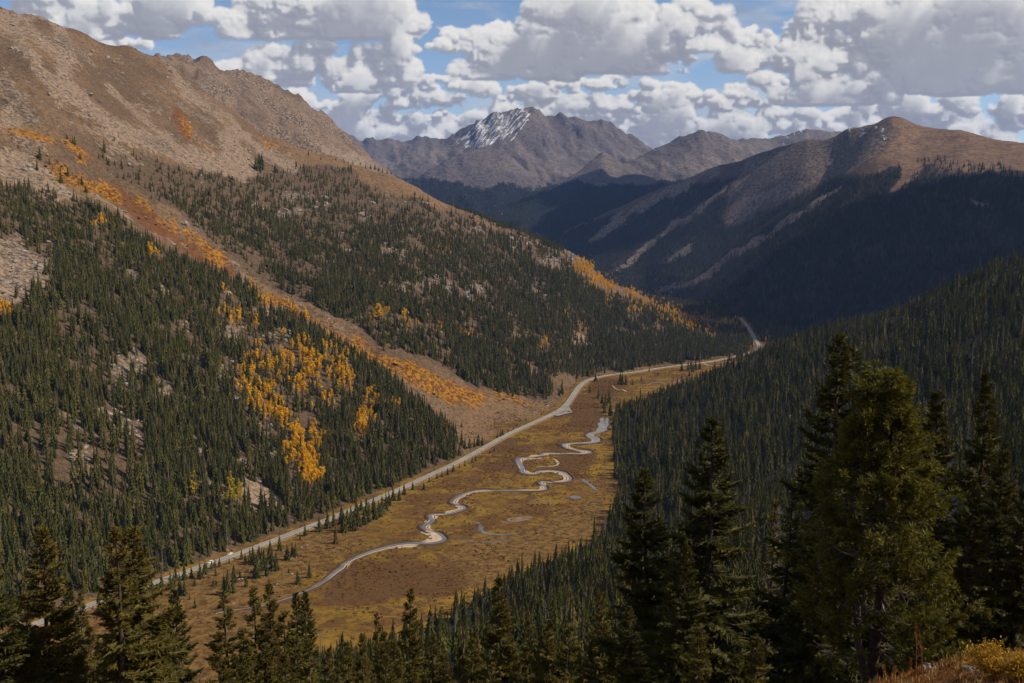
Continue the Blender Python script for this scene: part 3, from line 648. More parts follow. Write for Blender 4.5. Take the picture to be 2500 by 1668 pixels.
CREEK = px6([(1990, 500), (1975, 555), (1955, 595), (1900, 610), (1880, 630), (1920, 650), (1915, 672), (1850, 682), (1770, 680), (1705, 690), (1710, 712), (1760, 728), (1850, 738), (1870, 748), (1820, 760), (1700, 757), (1570, 752), (1530, 770), (1450, 785), (1380, 790),
             (1372, 820), (1395, 860), (1400, 890), (1450, 905), (1500, 900), (1510, 885), (1580, 878), (1660, 885), (1715, 910), (1735, 940), (1700, 958), (1620, 962), (1540, 955), (1525, 965), (1550, 990), (1560, 1010), (1520, 1022), (1400, 1024), (1250, 1022), (1100, 1018), (1010, 1035),
             (930, 1070), (895, 1110), (935, 1125), (980, 1145), (930, 1170), (850, 1190), (780, 1190), (740, 1200), (745, 1240), (690, 1280), (720, 1310), (790, 1330), (830, 1370), (760, 1395), (620, 1400), (500, 1412), (400, 1435), (300, 1465), (200, 1505), (120, 1550)])
CREEK += [(836, 1385), (815, 1400), (795, 1416), (770, 1432), (740, 1445), (700, 1462), (650, 1478), (600, 1486), (560, 1490), (520, 1500)]
CW = np.interp(np.arange(len(CREEK)), [0, 3, 6, 9, 12, 15, 20, 26, 30, 34, 38, 42, 46, 48, 52, 54, 58, 62, 66, 69], [15, 14, 10, 7, 7, 5, 7, 5.5, 5, 5, 5, 4, 6, 6, 7, 9, 4.6, 3.8, 2.2, 1.4])
cw3 = np.column_stack([on_floor(*np.array(CREEK).T), CW * 0.88])
cr = smooth_line(cw3, 5)
s_ = np.concatenate([[0], np.cumsum(np.linalg.norm(np.diff(cr[:, :2], axis=0), axis=1))]); tt = np.arange(0, s_[-1], 3.0)
CR = np.column_stack([np.interp(tt, s_, cr[:, k]) for k in range(4)])
wob = fbm(tt / 14, tt * 0, 301, 3)
def curv(P):
    d = np.gradient(P[:, :2], axis=0); an = np.unwrap(np.arctan2(d[:, 1], d[:, 0])); k = np.gradient(an) / 3.0
    for _ in range(20): k[1:-1] = (k[:-2] + k[2:] + 2 * k[1:-1]) / 4
    return k
kc = curv(CR); wl = CR[:, 3] * (1 + 0.45 * wob)
side = np.clip(kc * 40, -1, 1)                           # sand lies on the inside of each bend
sdn = np.clip(1.6 * fbm(tt / 90, tt * 0 + 8, 307, 2), -1, 1) * 0.6 + np.where(tt > tt[-1] * 0.80, 0.5, 0); sgn_ = np.clip(side + sdn, -1, 1) * sstep(60, 260, tt)
creek = link('creek', mesh_np('creek', *ribbon(CR, -wl * (0.50 - 0.32 * np.clip(-sgn_, 0, 1)), wl * (0.50 - 0.32 * np.clip(sgn_, 0, 1)), 0.10), [mat_water], True))
tag(creek, 'meandering grey creek winding through the meadow', None, None, 'structure')
sn = np.clip(1.0 + 0.9 * fbm(tt / 55, tt * 0 + 3, 303, 3), 0.1, 1.2) * sstep(120, 300, tt)
sb = tag(link('sand_bank', mesh_np('sand_bank', *ribbon(CR, -wl * (0.5 + 0.75 * np.clip(0.12 - sgn_, 0, 1) * sn), wl * (0.5 + 0.75 * np.clip(0.12 + sgn_, 0, 1) * sn), 0.05), [mat_sand], True)), 'pale sand bars on the inner bends of the creek', None, None, 'structure')
# cut banks on the outer bends stand proud of the water
bw = MB()
for sg in (-1, 1):
    out = np.clip(-sg * side + 0.25, 0, 1); o0 = wl * (0.5 + 0.04) * sg
    V, Q = ribbon(CR, o0, o0 + sg * (0.5 + 1.2 * out), (0.02, 0.5)); V[len(CR):, 2] += 0.9 * out - 0.4; bw.add(V, Q=Q)
    V2, Q2 = ribbon(CR, o0 + sg * (0.5 + 1.2 * out), o0 + sg * (2.5 + 2 * out), (0.5, -0.1)); V2[:len(CR), 2] = V[len(CR):, 2]; bw.add(V2, Q=Q2)
tag(bw.build('creek_bank', mat_bank, None, True), 'dark cut earth banks along the creek', None, None, 'structure')
def pool(name, pts, label, mat, lift, w=None):
    W = smooth_line([on_floor(*p) for p in px6(pts)], 4)
    if w:
        W = dense(W, 3.0); t = np.linspace(0, 1, len(W)); ww = w * (0.35 + 0.65 * np.sin(np.pi * t)) * (1 + 0.3 * fbm(t * 9, t * 0, 305, 2))
        V, Q = ribbon(W, -ww, ww, lift); o = link(name, mesh_np(name, V, Q, [mat], True))
    else:
        c = W.mean(0); V = np.vstack([W, c]); V[:, 2] = floor_z(V[:, 1]) + lift; n = len(W)
        o = link(name, mesh_np(name, V, np.array([[i, (i + 1) % n, n] for i in range(n)]), [mat]))
    return tag(o, label, None, None, 'structure')
pool('oxbow_channel', [(1030, 1245), (1075, 1250), (1100, 1280), (1095, 1305), (1140, 1328), (1220, 1338), (1300, 1335), (1370, 1325)], 'narrow curved oxbow channel below the main creek', mat_water, 0.10, 2.2)
pool('oxbow_channel', [(870, 1372), (960, 1378), (1060, 1388), (1180, 1390), (1290, 1378), (1330, 1365)], 'thin dark side channel at the near edge of the wet meadow', mat_water, 0.10, 1.3)
pool('pond', [(1820, 940), (1850, 945), (1900, 985), (1935, 1015), (1915, 1018), (1870, 980), (1830, 955)], 'slender pond near the forest edge', mat_water, 0.10)
pool('pond', [(1720, 1070), (1760, 1058), (1810, 1065), (1815, 1078), (1760, 1082)], 'small oval pond in the meadow', mat_water, 0.11)
pool('mud_flat', [(1280, 1225), (1380, 1208), (1470, 1210), (1440, 1230), (1350, 1248), (1290, 1240)], 'pale grey mud flat in the meadow', mat_mud, 0.06)
pool('mud_flat', [(1235, 1238), (1280, 1240), (1290, 1258), (1260, 1252)], 'tiny pale mud patch beside the mud flat', mat_mud, 0.07)
pool('marsh_channel', [(1430, 1105), (1500, 1092), (1570, 1105), (1640, 1122)], 'thin wet line crossing the meadow', mat_water, 0.10, 1.3)
for pts_, lb_ in (([(590, 1220), (640, 1226), (700, 1216), (740, 1222)], 'short dark wet line left of the wide creek bend'), ([(790, 968), (840, 975), (900, 974), (960, 985)], 'dark wet line crossing the meadow near the road'), ([(1480, 1300), (1540, 1285), (1600, 1300)], 'faint wet line before the near forest edge'),
                  ([(1690, 1060), (1640, 1085), (1600, 1060)], 'curved wet line beside the small oval pond'), ([(1120, 870), (1200, 862), (1290, 872)], 'wet line between the road and the creek loops')):
    pool('marsh_channel', pts_, lb_, mat_bank, 0.09, 1.1)
pool('side_channel', [(1560, 785), (1620, 795), (1650, 820), (1640, 842), (1560, 848), (1480, 852)], 'sandy loop beside the creek bend', mat_sand, 0.06, 1.6)
pool('side_channel', [(1410, 800), (1450, 795), (1500, 790), (1560, 788)], 'short sandy strip above the creek bend', mat_sand, 0.07, 2.5)
pool('sand_flat', [(660, 1320), (720, 1310), (790, 1335), (815, 1375), (760, 1390), (700, 1385), (730, 1350)], 'broad pale sand flat in the wide bend of the creek', mat_sand, 0.16)
def fl(pts, lift=0.10): return [(x, y) for x, y in pts]
def pool_px(name, pts, label, mat, lift, w):
    pool(name, [((x - 800) * 2.936, (y - 850) * 2.936) for x, y in pts], label, mat, lift, w)
pool_px('stream_reach', [(1700, 928), (1690, 920), (1660, 927), (1652, 935), (1600, 934), (1580, 940)], 'far glinting reach of the creek beyond the forest edge', mat_water, 0.10, 2.2)
pool_px('stream_reach', [(1495, 942), (1505, 950), (1520, 952), (1530, 957)], 'short far creek bend among golden scrub', mat_sand, 0.10, 2.0)
pool_px('side_road', [(1715, 887), (1730, 893), (1752, 894), (1775, 893)], 'pale dirt track branching off the far road', mat_sand, 0.5, 2.0)

# ------------------------------------------------------------------ vehicles
m = NT('car_glass', 0.08, 0.6); mat_glass = m.col((0.02, 0.022, 0.026))
m = NT('tyre_rubber', 0.9); mat_tyre = m.col((0.018, 0.018, 0.018))
m = NT('wheel_rim', 0.35); mat_rim = m.col((0.5, 0.5, 0.5)); m.b.inputs['Metallic'].default_value = 0.8
m = NT('headlight_glass', 0.1, 0.6); mat_lamp = m.col((0.75, 0.75, 0.72))
m = NT('tail_light_plastic', 0.2, 0.5); mat_tail = m.col((0.35, 0.02, 0.02))
def car(px, py, paint, label, kind='car', along=True, flip=False, yaw=None):
    p = on_floor(px, py); z = float(floor_z(p[1])) + 1.31
    k = int(np.argmin(np.hypot(RD[:, 0] - p[0], RD[:, 1] - p[1]))); d = RD[min(k + 1, len(RD) - 1)] - RD[max(k - 1, 0)]
    rz = math.atan2(d[1], d[0]) + (math.pi if flip else 0) if yaw is None else yaw
    root = empty(kind, (p[0], p[1], z), rz); tag(root, label, kind)
    m = NT(kind + '_paint', 0.25, 0.5); mp = m.col(paint); m.b.inputs['Coat Weight'].default_value = 0.6
    suv = kind != 'car'; Lh, W, rf = (2.35, 0.93, 1.78) if suv else (2.25, 0.89, 1.46)
    # side outline lofted across the width: sills, flanks, shoulders and roof
    prof = [(-Lh, 0.45, 0.0), (-Lh + 0.05, 0.85, 0), (-Lh + 0.12, 0.98, 0), (-Lh + 0.5, rf - 0.08, 1), (-Lh + 0.9, rf, 1), (0.35, rf, 1), (0.75, rf - 0.1, 1), (1.25, 1.0, 0), (2.0, 0.88, 0), (Lh - 0.05, 0.72, 0), (Lh, 0.45, 0), (Lh - 0.1, 0.28, 0), (-Lh + 0.1, 0.28, 0)] if suv else \
           [(-Lh, 0.45, 0.0), (-Lh + 0.04, 0.82, 0), (-Lh + 0.35, 0.95, 0), (-Lh + 1.05, rf - 0.07, 1), (-0.4, rf, 1), (0.2, rf - 0.04, 1), (1.0, 0.96, 0), (1.95, 0.82, 0), (Lh - 0.04, 0.66, 0), (Lh, 0.42, 0), (Lh - 0.12, 0.26, 0), (-Lh + 0.12, 0.26, 0)]
    b = MB(); n = len(prof); V = []
    for s, ins in ((-1, 0.0), (-1, 0.06), (1, 0.06), (1, 0.0)):
        for (x, zz, r_) in prof: V.append((x * (0.985 if ins == 0 else 1), s * (W - 0.17 * r_ - (0.0 if ins == 0 else 0.05)), zz - (0.02 if ins == 0 and r_ else 0)))
    Q = [[k_ * n + i, k_ * n + (i + 1) % n, (k_ + 1) * n + (i + 1) % n, (k_ + 1) * n + i] for k_ in range(3) for i in range(n)]
    b.add(V, Q=Q); cen = [(0, -W, 0.75), (0, W, 0.75)]
    for e, off in ((0, 0), (1, 3 * n)):
        vv = [V[off + i] for i in range(n)] + [cen[e]]; b.add(vv, T=[[i, (i + 1) % n, n] if e else [(i + 1) % n, i, n] for i in range(n)])
    b.build('body', mp, root)
    for s in (-1, 1):
        g = MB(); y = s * (W - 0.15); x0, x1 = (-Lh + 0.55, 0.62) if suv else (-Lh + 0.95, 0.35)
        g.add([(x0, s * (W - 0.02), 1.0), (x1 + 0.45, s * (W - 0.02), 0.99), (x1, y + s * 0.03, rf - 0.16), (x0 + 0.2, y + s * 0.03, rf - 0.15)], Q=[[0, 1, 2, 3]] if s < 0 else [[3, 2, 1, 0]])
        g.build('side_window', mat_glass, root)
        for x in (-Lh + 0.85, Lh - 0.9):
            t = MB(); th = np.linspace(0, 2 * math.pi, 17)[:-1]
            for r0, r1, y0, y1 in ((0.34, 0.34, s * (W - 0.2), s * (W + 0.02)), (0.34, 0.21, s * (W + 0.02), s * (W + 0.03))):
                Vw = np.concatenate([np.column_stack([x + r0 * np.cos(th), np.full(16, y0), 0.34 + r0 * np.sin(th)]), np.column_stack([x + r1 * np.cos(th), np.full(16, y1), 0.34 + r1 * np.sin(th)])])
                t.add(Vw, Q=[[i, (i + 1) % 16, 16 + (i + 1) % 16, 16 + i] for i in range(16)])
            wh = t.build('wheel', mat_tyre, root)
            t = MB(); t.add(np.vstack([np.column_stack([x + 0.21 * np.cos(th), np.full(16, s * (W + 0.028)), 0.34 + 0.21 * np.sin(th)]), [[x, s * (W + 0.01), 0.34]]]), T=[[i, (i + 1) % 16, 16] for i in range(16)])
            t.build('rim', mat_rim, wh)
        t = MB(); t.box((Lh - 0.06, s * (W - 0.25), 0.64), (0.12, 0.34, 0.13)); t.build('headlight', mat_lamp, root)
        t = MB(); t.box((-Lh + 0.02, s * (W - 0.2), 0.78), (0.1, 0.26, 0.16)); t.build('tail_light', mat_tail, root)
    wsx = [(0.78, rf - 0.13), (1.24, 1.01)] if suv else [(0.24, rf - 0.08), (0.99, 0.98)]
    t = MB(); t.add([(wsx[0][0] + 0.03, -W + 0.22, wsx[0][1]), (wsx[0][0] + 0.03, W - 0.22, wsx[0][1]), (wsx[1][0] + 0.02, W - 0.1, wsx[1][1]), (wsx[1][0] + 0.02, -W + 0.1, wsx[1][1])], Q=[[0, 3, 2, 1]]); t.build('windscreen', mat_glass, root)
    rx = [(-Lh + 0.49, rf - 0.12), (-Lh + 0.16, 1.02)] if suv else [(-Lh + 1.0, rf - 0.1), (-Lh + 0.4, 0.98)]
    t = MB(); t.add([(rx[0][0] - 0.03, -W + 0.24, rx[0][1]), (rx[0][0] - 0.03, W - 0.24, rx[0][1]), (rx[1][0] - 0.02, W - 0.12, rx[1][1]), (rx[1][0] - 0.02, -W + 0.12, rx[1][1])], Q=[[0, 1, 2, 3]]); t.build('rear_window', mat_glass, root)
    return root
car(562.5, 1357.5, (0.75, 0.76, 0.78), 'silver white car driving alone on the road above the spruce clump', 'car', flip=True)
car(514, 1378, (0.8, 0.8, 0.78), 'white van half hidden behind small roadside spruces', 'van', flip=True)
car(1389, 1007.5, (0.02, 0.021, 0.025), 'small black car parked in the triangular pull-out', 'car', yaw=0.35)
# ------------------------------------------------------------------ plants seen from afar: one mesh of each kind, many copies
def foliage_mat(name, c1, c2, c3, sc=3.0, trans=0.0):
    m = NT(name, 0.8, 0.12)
    r = m.rand(); n = m.noise(sc, 2, 0.6)
    c = m.mix(r, c1, c2); c = m.mix(m.ramp(n, 0.35, 0.7), c, c3)
    m.col(c)
    if trans:
        t = m.n('BsdfTranslucent'); m.set(t.inputs[0], c); mx = m.n('MixShader'); mx.inputs[0].default_value = trans
        m.l(m.b.outputs[0], mx.inputs[1]); m.l(t.outputs[0], mx.inputs[2]); m.l(mx.outputs[0], m.out.inputs[0])
    return m.m
mat_spr = foliage_mat('spruce_needles', (0.036, 0.039, 0.007), (0.105, 0.091, 0.013), (0.034, 0.035, 0.007), 0.9)
mat_spr_far = foliage_mat('spruce_needles_far', (0.024, 0.028, 0.012), (0.046, 0.046, 0.016), (0.018, 0.021, 0.010), 0.5)
mat_spr2 = foliage_mat('spruce_needles_olive', (0.090, 0.070, 0.020), (0.14, 0.105, 0.026), (0.050, 0.044, 0.013), 0.9)
mat_bark = foliage_mat('spruce_bark', (0.09, 0.07, 0.055), (0.12, 0.095, 0.08), (0.06, 0.045, 0.035), 4.0)
mat_dead = foliage_mat('dead_wood', (0.20, 0.165, 0.14), (0.26, 0.22, 0.19), (0.12, 0.10, 0.085), 4.0)
mat_asp = foliage_mat('aspen_leaves', (0.80, 0.46, 0.012), (0.84, 0.56, 0.02), (0.68, 0.34, 0.008), 0.7, 0.45)
mat_asp2 = foliage_mat('aspen_leaves_dull', (0.46, 0.23, 0.02), (0.52, 0.28, 0.03), (0.34, 0.15, 0.02), 0.7, 0.4)
mat_asp3 = foliage_mat('aspen_leaves_green', (0.50, 0.38, 0.02), (0.58, 0.44, 0.02), (0.36, 0.30, 0.03), 0.7, 0.45)
mat_aspbark = foliage_mat('aspen_bark', (0.5, 0.46, 0.4), (0.55, 0.5, 0.44), (0.35, 0.32, 0.28), 2.0)
mat_shrub_o = foliage_mat('willow_orange', (0.50, 0.21, 0.010), (0.46, 0.25, 0.02), (0.32, 0.12, 0.010), 0.8, 0.35)
mat_shrub_b = foliage_mat('willow_brown', (0.15, 0.07, 0.022), (0.24, 0.13, 0.03), (0.09, 0.038, 0.016), 0.8, 0.2)
mat_shrub_g = foliage_mat('juniper_green', (0.05, 0.055, 0.022), (0.075, 0.07, 0.026), (0.025, 0.03, 0.015), 0.8)
mat_sedge = foliage_mat('sedge_gold', (0.24, 0.135, 0.016), (0.30, 0.17, 0.02), (0.16, 0.085, 0.012), 0.8, 0.2)
mat_russet = foliage_mat('willow_russet', (0.20, 0.075, 0.018), (0.14, 0.055, 0.02), (0.09, 0.035, 0.015), 0.8, 0.2)
mat_rock = foliage_mat('boulder_stone', (0.34, 0.28, 0.22), (0.27, 0.225, 0.185), (0.20, 0.165, 0.14), 0.35)

def spruce_mid(seed, tiers, k, w, bare=0.06):
    r = np.random.default_rng(seed); b = MB()
    for t in range(tiers):
        f = t / (tiers - 1); z1 = bare + (1 - bare) * (1 - (1 - f) ** 1.08) ; z1 = bare + 0.16 + (1 - bare - 0.16) * f ** 0.95
        z0 = z1 - (0.24 - 0.12 * f); rad = w * (1 - f) ** 0.85 + 0.016
        rad *= 0.85 + 0.3 * r.random(); th = np.arange(2 * k) * math.pi / k + r.random() * 3
        rr = rad * np.where(np.arange(2 * k) % 2 == 0, 1.0, 0.5) * (0.72 + 0.5 * r.random(2 * k)); zz = z0 + 0.05 * (r.random(2 * k) - 0.3) + np.where(np.arange(2 * k) % 2 == 0, 0, 0.03)
        off = (r.random(2) - 0.5) * 0.02
        V = np.vstack([np.column_stack([rr * np.cos(th) + off[0], rr * np.sin(th) + off[1], zz]), [[off[0], off[1], min(z1, 1.0)]]])
        b.add(V, T=[[i, (i + 1) % (2 * k), 2 * k] for i in range(2 * k)])
    return b
def trunk_mid(h, r, top=0.3):
    b = MB(); b.tube([(0, 0, -0.08), (0, 0, h * top), (0, 0, h)], [r, r * 0.8, r * 0.2], 5); return b
SPR = []                       # (crown mesh, trunk mesh)
for i, (tt_, k_, w_) in enumerate([(11, 6, 0.155), (12, 6, 0.135), (10, 6, 0.175), (12, 5, 0.125), (9, 6, 0.20), (13, 6, 0.145)]):
    SPR.append((spruce_mid(50 + i, tt_, k_, w_).mesh('spruce_crown', [mat_spr2 if i == 5 else mat_spr]), trunk_mid(0.9, 0.018).mesh('spruce_trunk', [mat_bark])))
SPR_FAR = [spruce_mid(90 + i, 6, 4, w_).mesh('spruce_far', [mat_spr_far]) for i, w_ in enumerate((0.17, 0.15, 0.19, 0.14))]
def snag_mesh(seed):
    r = np.random.default_rng(seed); b = MB(); b.tube([(0, 0, -0.05), (0.004, 0, 0.5), (0, 0, 1)], [0.02, 0.014, 0.003], 5)
    for i in range(46):
        z = 0.12 + 0.84 * r.random(); a = r.random() * 6.283; L = 0.10 * (1.05 - z) + 0.02
        b.tube([(0, 0, z), (L * math.cos(a), L * math.sin(a), z - 0.3 * L)], [0.004, 0.001], 3)
    return b.mesh('snag', [mat_dead])
SNAG = snag_mesh(4)
def leaf_blob(r, b, n, cx, cy, cz, rx, rz, size, m=0, taper=0.0):
    for i in range(n):
        d = r.normal(size=3); d /= np.linalg.norm(d); q = r.random() ** 0.35
        p = np.array([cx + d[0] * rx * q, cy + d[1] * rx * q, cz + d[2] * rz * q])
        if taper: f = (p[2] - cz) / rz; p[:2] *= 1 - taper * max(f, 0)
        u = r.normal(size=3); u /= np.linalg.norm(u); v = np.cross(u, d + 0.3 * r.normal(size=3)); v /= np.linalg.norm(v) + 1e-9; s = size * (0.6 + 0.8 * r.random())
        b.add([p - u * s - v * s * 0.6, p + u * s - v * s * 0.6, p + u * s * 0.7 + v * s, p - u * s * 0.7 + v * s * 0.8], Q=[[0, 1, 2, 3]], m=m)
def aspen_parts(seed, mat):
    r = np.random.default_rng(seed); b = MB()
    for kx in range(5):
        f = kx / 4; leaf_blob(r, b, 26, 0.05 * r.normal(), 0.05 * r.normal(), 0.42 + 0.45 * f, 0.15 * (1.0 - 0.55 * f) + 0.02, 0.16, 0.042)
    t = MB(); t.tube([(0, 0, -0.06), (0.01, 0, 0.4), (0, 0.01, 0.85)], [0.016, 0.012, 0.003], 5)
    return b.mesh('aspen_crown', [mat]), t.mesh('aspen_trunk', [mat_aspbark])
ASP = [aspen_parts(s, m_) for s, m_ in ((1, mat_asp), (2, mat_asp), (3, mat_asp), (4, mat_asp2), (5, mat_asp3))]
def joined(parts, name):
    V = []; F = []; mi = []; mats = []; n = 0
    for me in parts:
        v = np.empty(len(me.vertices) * 3, np.float32); me.vertices.foreach_get('co', v); V.append(v.reshape(-1, 3))
        mats.append(me.materials[0])
        for p in me.polygons: F.append(tuple(i + n for i in p.vertices)); mi.append(len(mats) - 1)
        n += len(me.vertices)
    out = bpy.data.meshes.new(name); out.from_pydata([tuple(x) for x in np.concatenate(V)], [], F)
    for m_ in mats: out.materials.append(m_)
    out.polygons.foreach_set('material_index', np.array(mi, np.int32)); return out
def bush_mesh(seed, mat, name, n=46, rx=0.55, rz=0.34, size=0.16):
    r = np.random.default_rng(seed); b = MB(); leaf_blob(r, b, n, 0, 0, 0.3, rx, rz, size); return b.mesh(name, [mat])
def rock_mesh(seed, name='boulder', mat=None, flat=0.7):
    r = np.random.default_rng(seed); n1, n2 = 7, 9; V = []; 
    for i in range(1, n1):
        for j in range(n2):
            a, t = math.pi * i / n1, 2 * math.pi * j / n2; d = np.array([math.sin(a) * math.cos(t), math.sin(a) * math.sin(t), math.cos(a)])
            q = 0.8 + 0.45 * r.random(); q *= 1 - 0.2 * abs(d[0] * 0.6 + d[1] * 0.5); V.append(d * q * np.array([0.6, 0.5, 0.5 * flat]))
    Q = [[i * n2 + j, i * n2 + (j + 1) % n2, (i + 1) * n2 + (j + 1) % n2, (i + 1) * n2 + j] for i in range(n1 - 2) for j in range(n2)]
    k = len(V); V += [np.array([0, 0, 0.5 * flat]), np.array([0, 0, -0.5 * flat])]
    T = [[k, (j + 1) % n2, j] for j in range(n2)] + [[k + 1, (n1 - 2) * n2 + j, (n1 - 2) * n2 + (j + 1) % n2] for j in range(n2)]
    b = MB(); b.add(V, T=T, Q=Q); return b.mesh(name, [mat or mat_rock])

def scatter(name, sources, pts, scl, rot, idx, label, cat, tilt=None):
    """one object of kind stuff: a cloud of points, each drawn as one of the source meshes"""
    col = bpy.data.collections.new(name + '_sources')
    for i, me in enumerate(sources):
        o = bpy.data.objects.new('%s_source_%02d' % (name, i), me); col.objects.link(o)
    me = bpy.data.meshes.new(name); me.vertices.add(len(pts)); me.vertices.foreach_set('co', np.asarray(pts, np.float32).ravel())
    for an, ty, arr in (('scl', 'FLOAT_VECTOR', scl), ('rot', 'FLOAT_VECTOR', rot)):
        a = me.attributes.new(an, ty, 'POINT'); a.data.foreach_set('vector', np.asarray(arr, np.float32).ravel())
    a = me.attributes.new('pick', 'INT', 'POINT'); a.data.foreach_set('value', np.asarray(idx, np.int32))
    o = link(name, me)
    g = bpy.data.node_groups.new(name + '_nodes', 'GeometryNodeTree'); g.interface.new_socket('Geometry', in_out='INPUT', socket_type='NodeSocketGeometry'); g.interface.new_socket('Geometry', in_out='OUTPUT', socket_type='NodeSocketGeometry')
    N = g.nodes; gi = N.new('NodeGroupInput'); go = N.new('NodeGroupOutput'); iop = N.new('GeometryNodeInstanceOnPoints'); ci = N.new('GeometryNodeCollectionInfo')
    ci.inputs['Collection'].default_value = col; ci.inputs['Separate Children'].default_value = True; ci.inputs['Reset Children'].default_value = True
    iop.inputs['Pick Instance'].default_value = True
    def na(n_, t_):
        q_ = N.new('GeometryNodeInputNamedAttribute'); q_.data_type = t_; q_.inputs['Name'].default_value = n_; return q_.outputs[0]
    e2r = N.new('FunctionNodeEulerToRotation'); g.links.new(na('rot', 'FLOAT_VECTOR'), e2r.inputs[0])
    g.links.new(gi.outputs[0], iop.inputs['Points']); g.links.new(ci.outputs[0], iop.inputs['Instance']); g.links.new(na('pick', 'INT'), iop.inputs['Instance Index'])
    g.links.new(e2r.outputs[0], iop.inputs['Rotation']); g.links.new(na('scl', 'FLOAT_VECTOR'), iop.inputs['Scale']); g.links.new(iop.outputs[0], go.inputs[0])
    md = o.modifiers.new('scatter', 'NODES'); md.node_group = g
    return tag(o, label, None, None, 'stuff')

# ---- aspen groves (centre, radii, how many, kind)
AE = [(745,880,75,42,34,0),(690,930,70,46,26,0),(660,860,60,40,10,0),(800,960,60,40,8,0),(720,1050,60,30,8,0),(630,910,45,28,14,0),(610,960,36,30,12,0),(850,920,14,38,13,0),(790,875,55,30,20,0),(830,915,22,30,14,0),(700,1000,65,38,20,0),(640,990,36,45,12,0),(900,1010,18,36,8,0),(880,1060,12,42,14,0),(910,985,10,26,5,0),(960,1000,12,9,4,0),(775,1080,18,18,7,0),
      (740,1090,22,36,12,0),(720,1112,28,36,14,0),(757,1160,22,32,30,0),(745,1130,14,20,10,0),(570,1222,26,24,20,2),(475,1216,16,12,6,2),(560,752,26,36,7,0),(600,800,26,18,7,0),(385,625,22,8,9,0),(243,548,9,12,7,0),(6,758,18,20,9,0),(915,772,20,20,8,2),(930,765,14,18,7,0),(1000,792,17,11,11,0),(1330,842,9,11,8,0),(1415,808,12,12,7,0),(1208,518,22,7,16,0),
      (1425,656,20,13,80,0),(1455,682,24,15,95,0),(1490,700,18,11,56,0),(1545,722,24,10,50,0),(1590,745,22,14,54,0),(1550,757,18,12,14,0),(1630,768,24,13,44,0),(1660,785,24,10,34,0),(1700,800,24,10,44,0),(1735,815,18,8,30,0),(1650,765,16,6,10,3),(1695,780,30,8,22,3),(1748,792,20,7,14,3),(1795,800,14,8,12,3),(1720,770,40,8,30,3),(1780,788,30,8,24,0),(1640,748,30,6,24,0),(1865,825,10,18,10,3),(1775,800,14,10,8,3),(1610,790,10,8,5,0),(1490,730,8,14,6,0)]
for t in np.linspace(0, 1, 34): AE.append((600 + 285 * t, 706 + 178 * t + 6 * math.sin(t * 9), 14, 7, 1.4, 0))
# ---- where trees stand: expected number per cell of the height field
dAcol = A[1] - A[0]; AREA = (YY * dAcol) * np.gradient(YG)[None, :]
def sow(dens, hidden=18.0):
    lam = np.where(HID < hidden, dens * AREA, 0); n = rng.poisson(np.clip(lam, 0, 40))
    n[:2] = 0; n[-2:] = 0; n[:, :1] = 0; n[:, -2:] = 0
    i, j = np.nonzero(n); r_ = n[i, j]; i = np.repeat(i, r_); j = np.repeat(j, r_)
    fi = i + rng.random(len(i)) - 0.5; fj = j + rng.random(len(i)) - 0.5
    y = np.exp(math.log(100.0) + fj * math.log(135.0) / (NY - 1)); x = (A[0] + fi * dAcol) * y
    return x, y
bx_ = PX + 9 * fbm(XX / 30, YY / 30, 401, 3); by_ = PY + 9 * fbm(XX / 30, YY / 30, 402, 3)
fa_ = inpoly(bx_, by_, FOREST_A) & isL; fb_ = inpoly(bx_, by_, FOREST_B) & isL; fs_ = inpoly(bx_, by_, SHELF) & isL
gap = sstep(-0.55, -0.05, fbm(XX / 38, YY / 38, 403, 4) + 0.25 * fbm(XX / 130, YY / 130, 404, 2))
open_ = np.clip(1 - 0.86 * sstep(0.15, 0.6, M['rock']) - 1.0 * M['scree'] - 0.8 * M['veg'], 0, 1)
upper = sstep(420, 640, PY + 0.28 * np.clip(1000 - PX, -500, 1000) * 0 )     # thinner towards the tree line
asp_gap = np.ones(XX.shape)
for (cx, cy_, rx, ry, nn, kd) in AE:
    if nn >= 5: asp_gap = np.minimum(asp_gap, 1 - 0.72 * (np.hypot((PX - cx) / (rx + 6), (PY - cy_ - 6) / (ry + 8)) < 1))
thin_b = np.clip(sstep(380, 620, PY - 0.12 * (PX - 600)), 0.25, 1)
dL = (fa_ * (0.020 + 0.034 * gap) + fb_ * (0.008 + 0.040 * gap) * thin_b + fs_ * 0.03) * asp_gap * open_
dL = np.where(np.abs(dR) < 16, 0, dL)
far_flat = isV & ((YY > 2330) | ((YY > 1960) & (PX > 1775))) & (np.abs(dR) > 13) & (YY < 4300)
dL = dL + far_flat * 0.030 * (0.35 + 0.65 * gap) * asp_gap
x, y = sow(dL); print('left slope trees', len(x))
TX = [x]; TY = [y]; TK = [np.zeros(len(x), int)]
dE = (IDX == 10) * 0.028 * (0.25 + 0.75 * sstep(-0.55, 0.1, fbm(XX / 40, YY / 40, 405, 4))) * sstep(100, 140, YY)
x, y = sow(dE); print('near slope trees', len(x)); TX.append(x); TY.append(y); TK.append(np.ones(len(x), int))
TX = np.concatenate(TX); TY = np.concatenate(TY); TK = np.concatenate(TK)
n = len(TX); hgt = rng.normal(17.5, 4.2, n).clip(7, 28)
p0 = project(TX, TY, height(TX, TY)); hgt *= np.where(TK == 0, np.interp(p0[1], [380, 480, 700, 1000], [0.5, 0.62, 0.85, 1.0]), np.interp(TY, [100, 350, 900], [0.62, 0.85, 1.0]))
hgt *= np.where(rng.random(n) < 0.28, rng.uniform(0.45, 0.75, n), 1)
hgt = hgt * (1 + 0.30 * fbm(TX / 80, TY / 80, 421, 3)); wid = hgt * rng.uniform(0.72, 1.15, n) * np.where(hgt < 10, 1.25, 1.0); rotz = rng.random(n) * 6.283; pick = rng.integers(0, 6, n)
TZ = height(TX, TY)
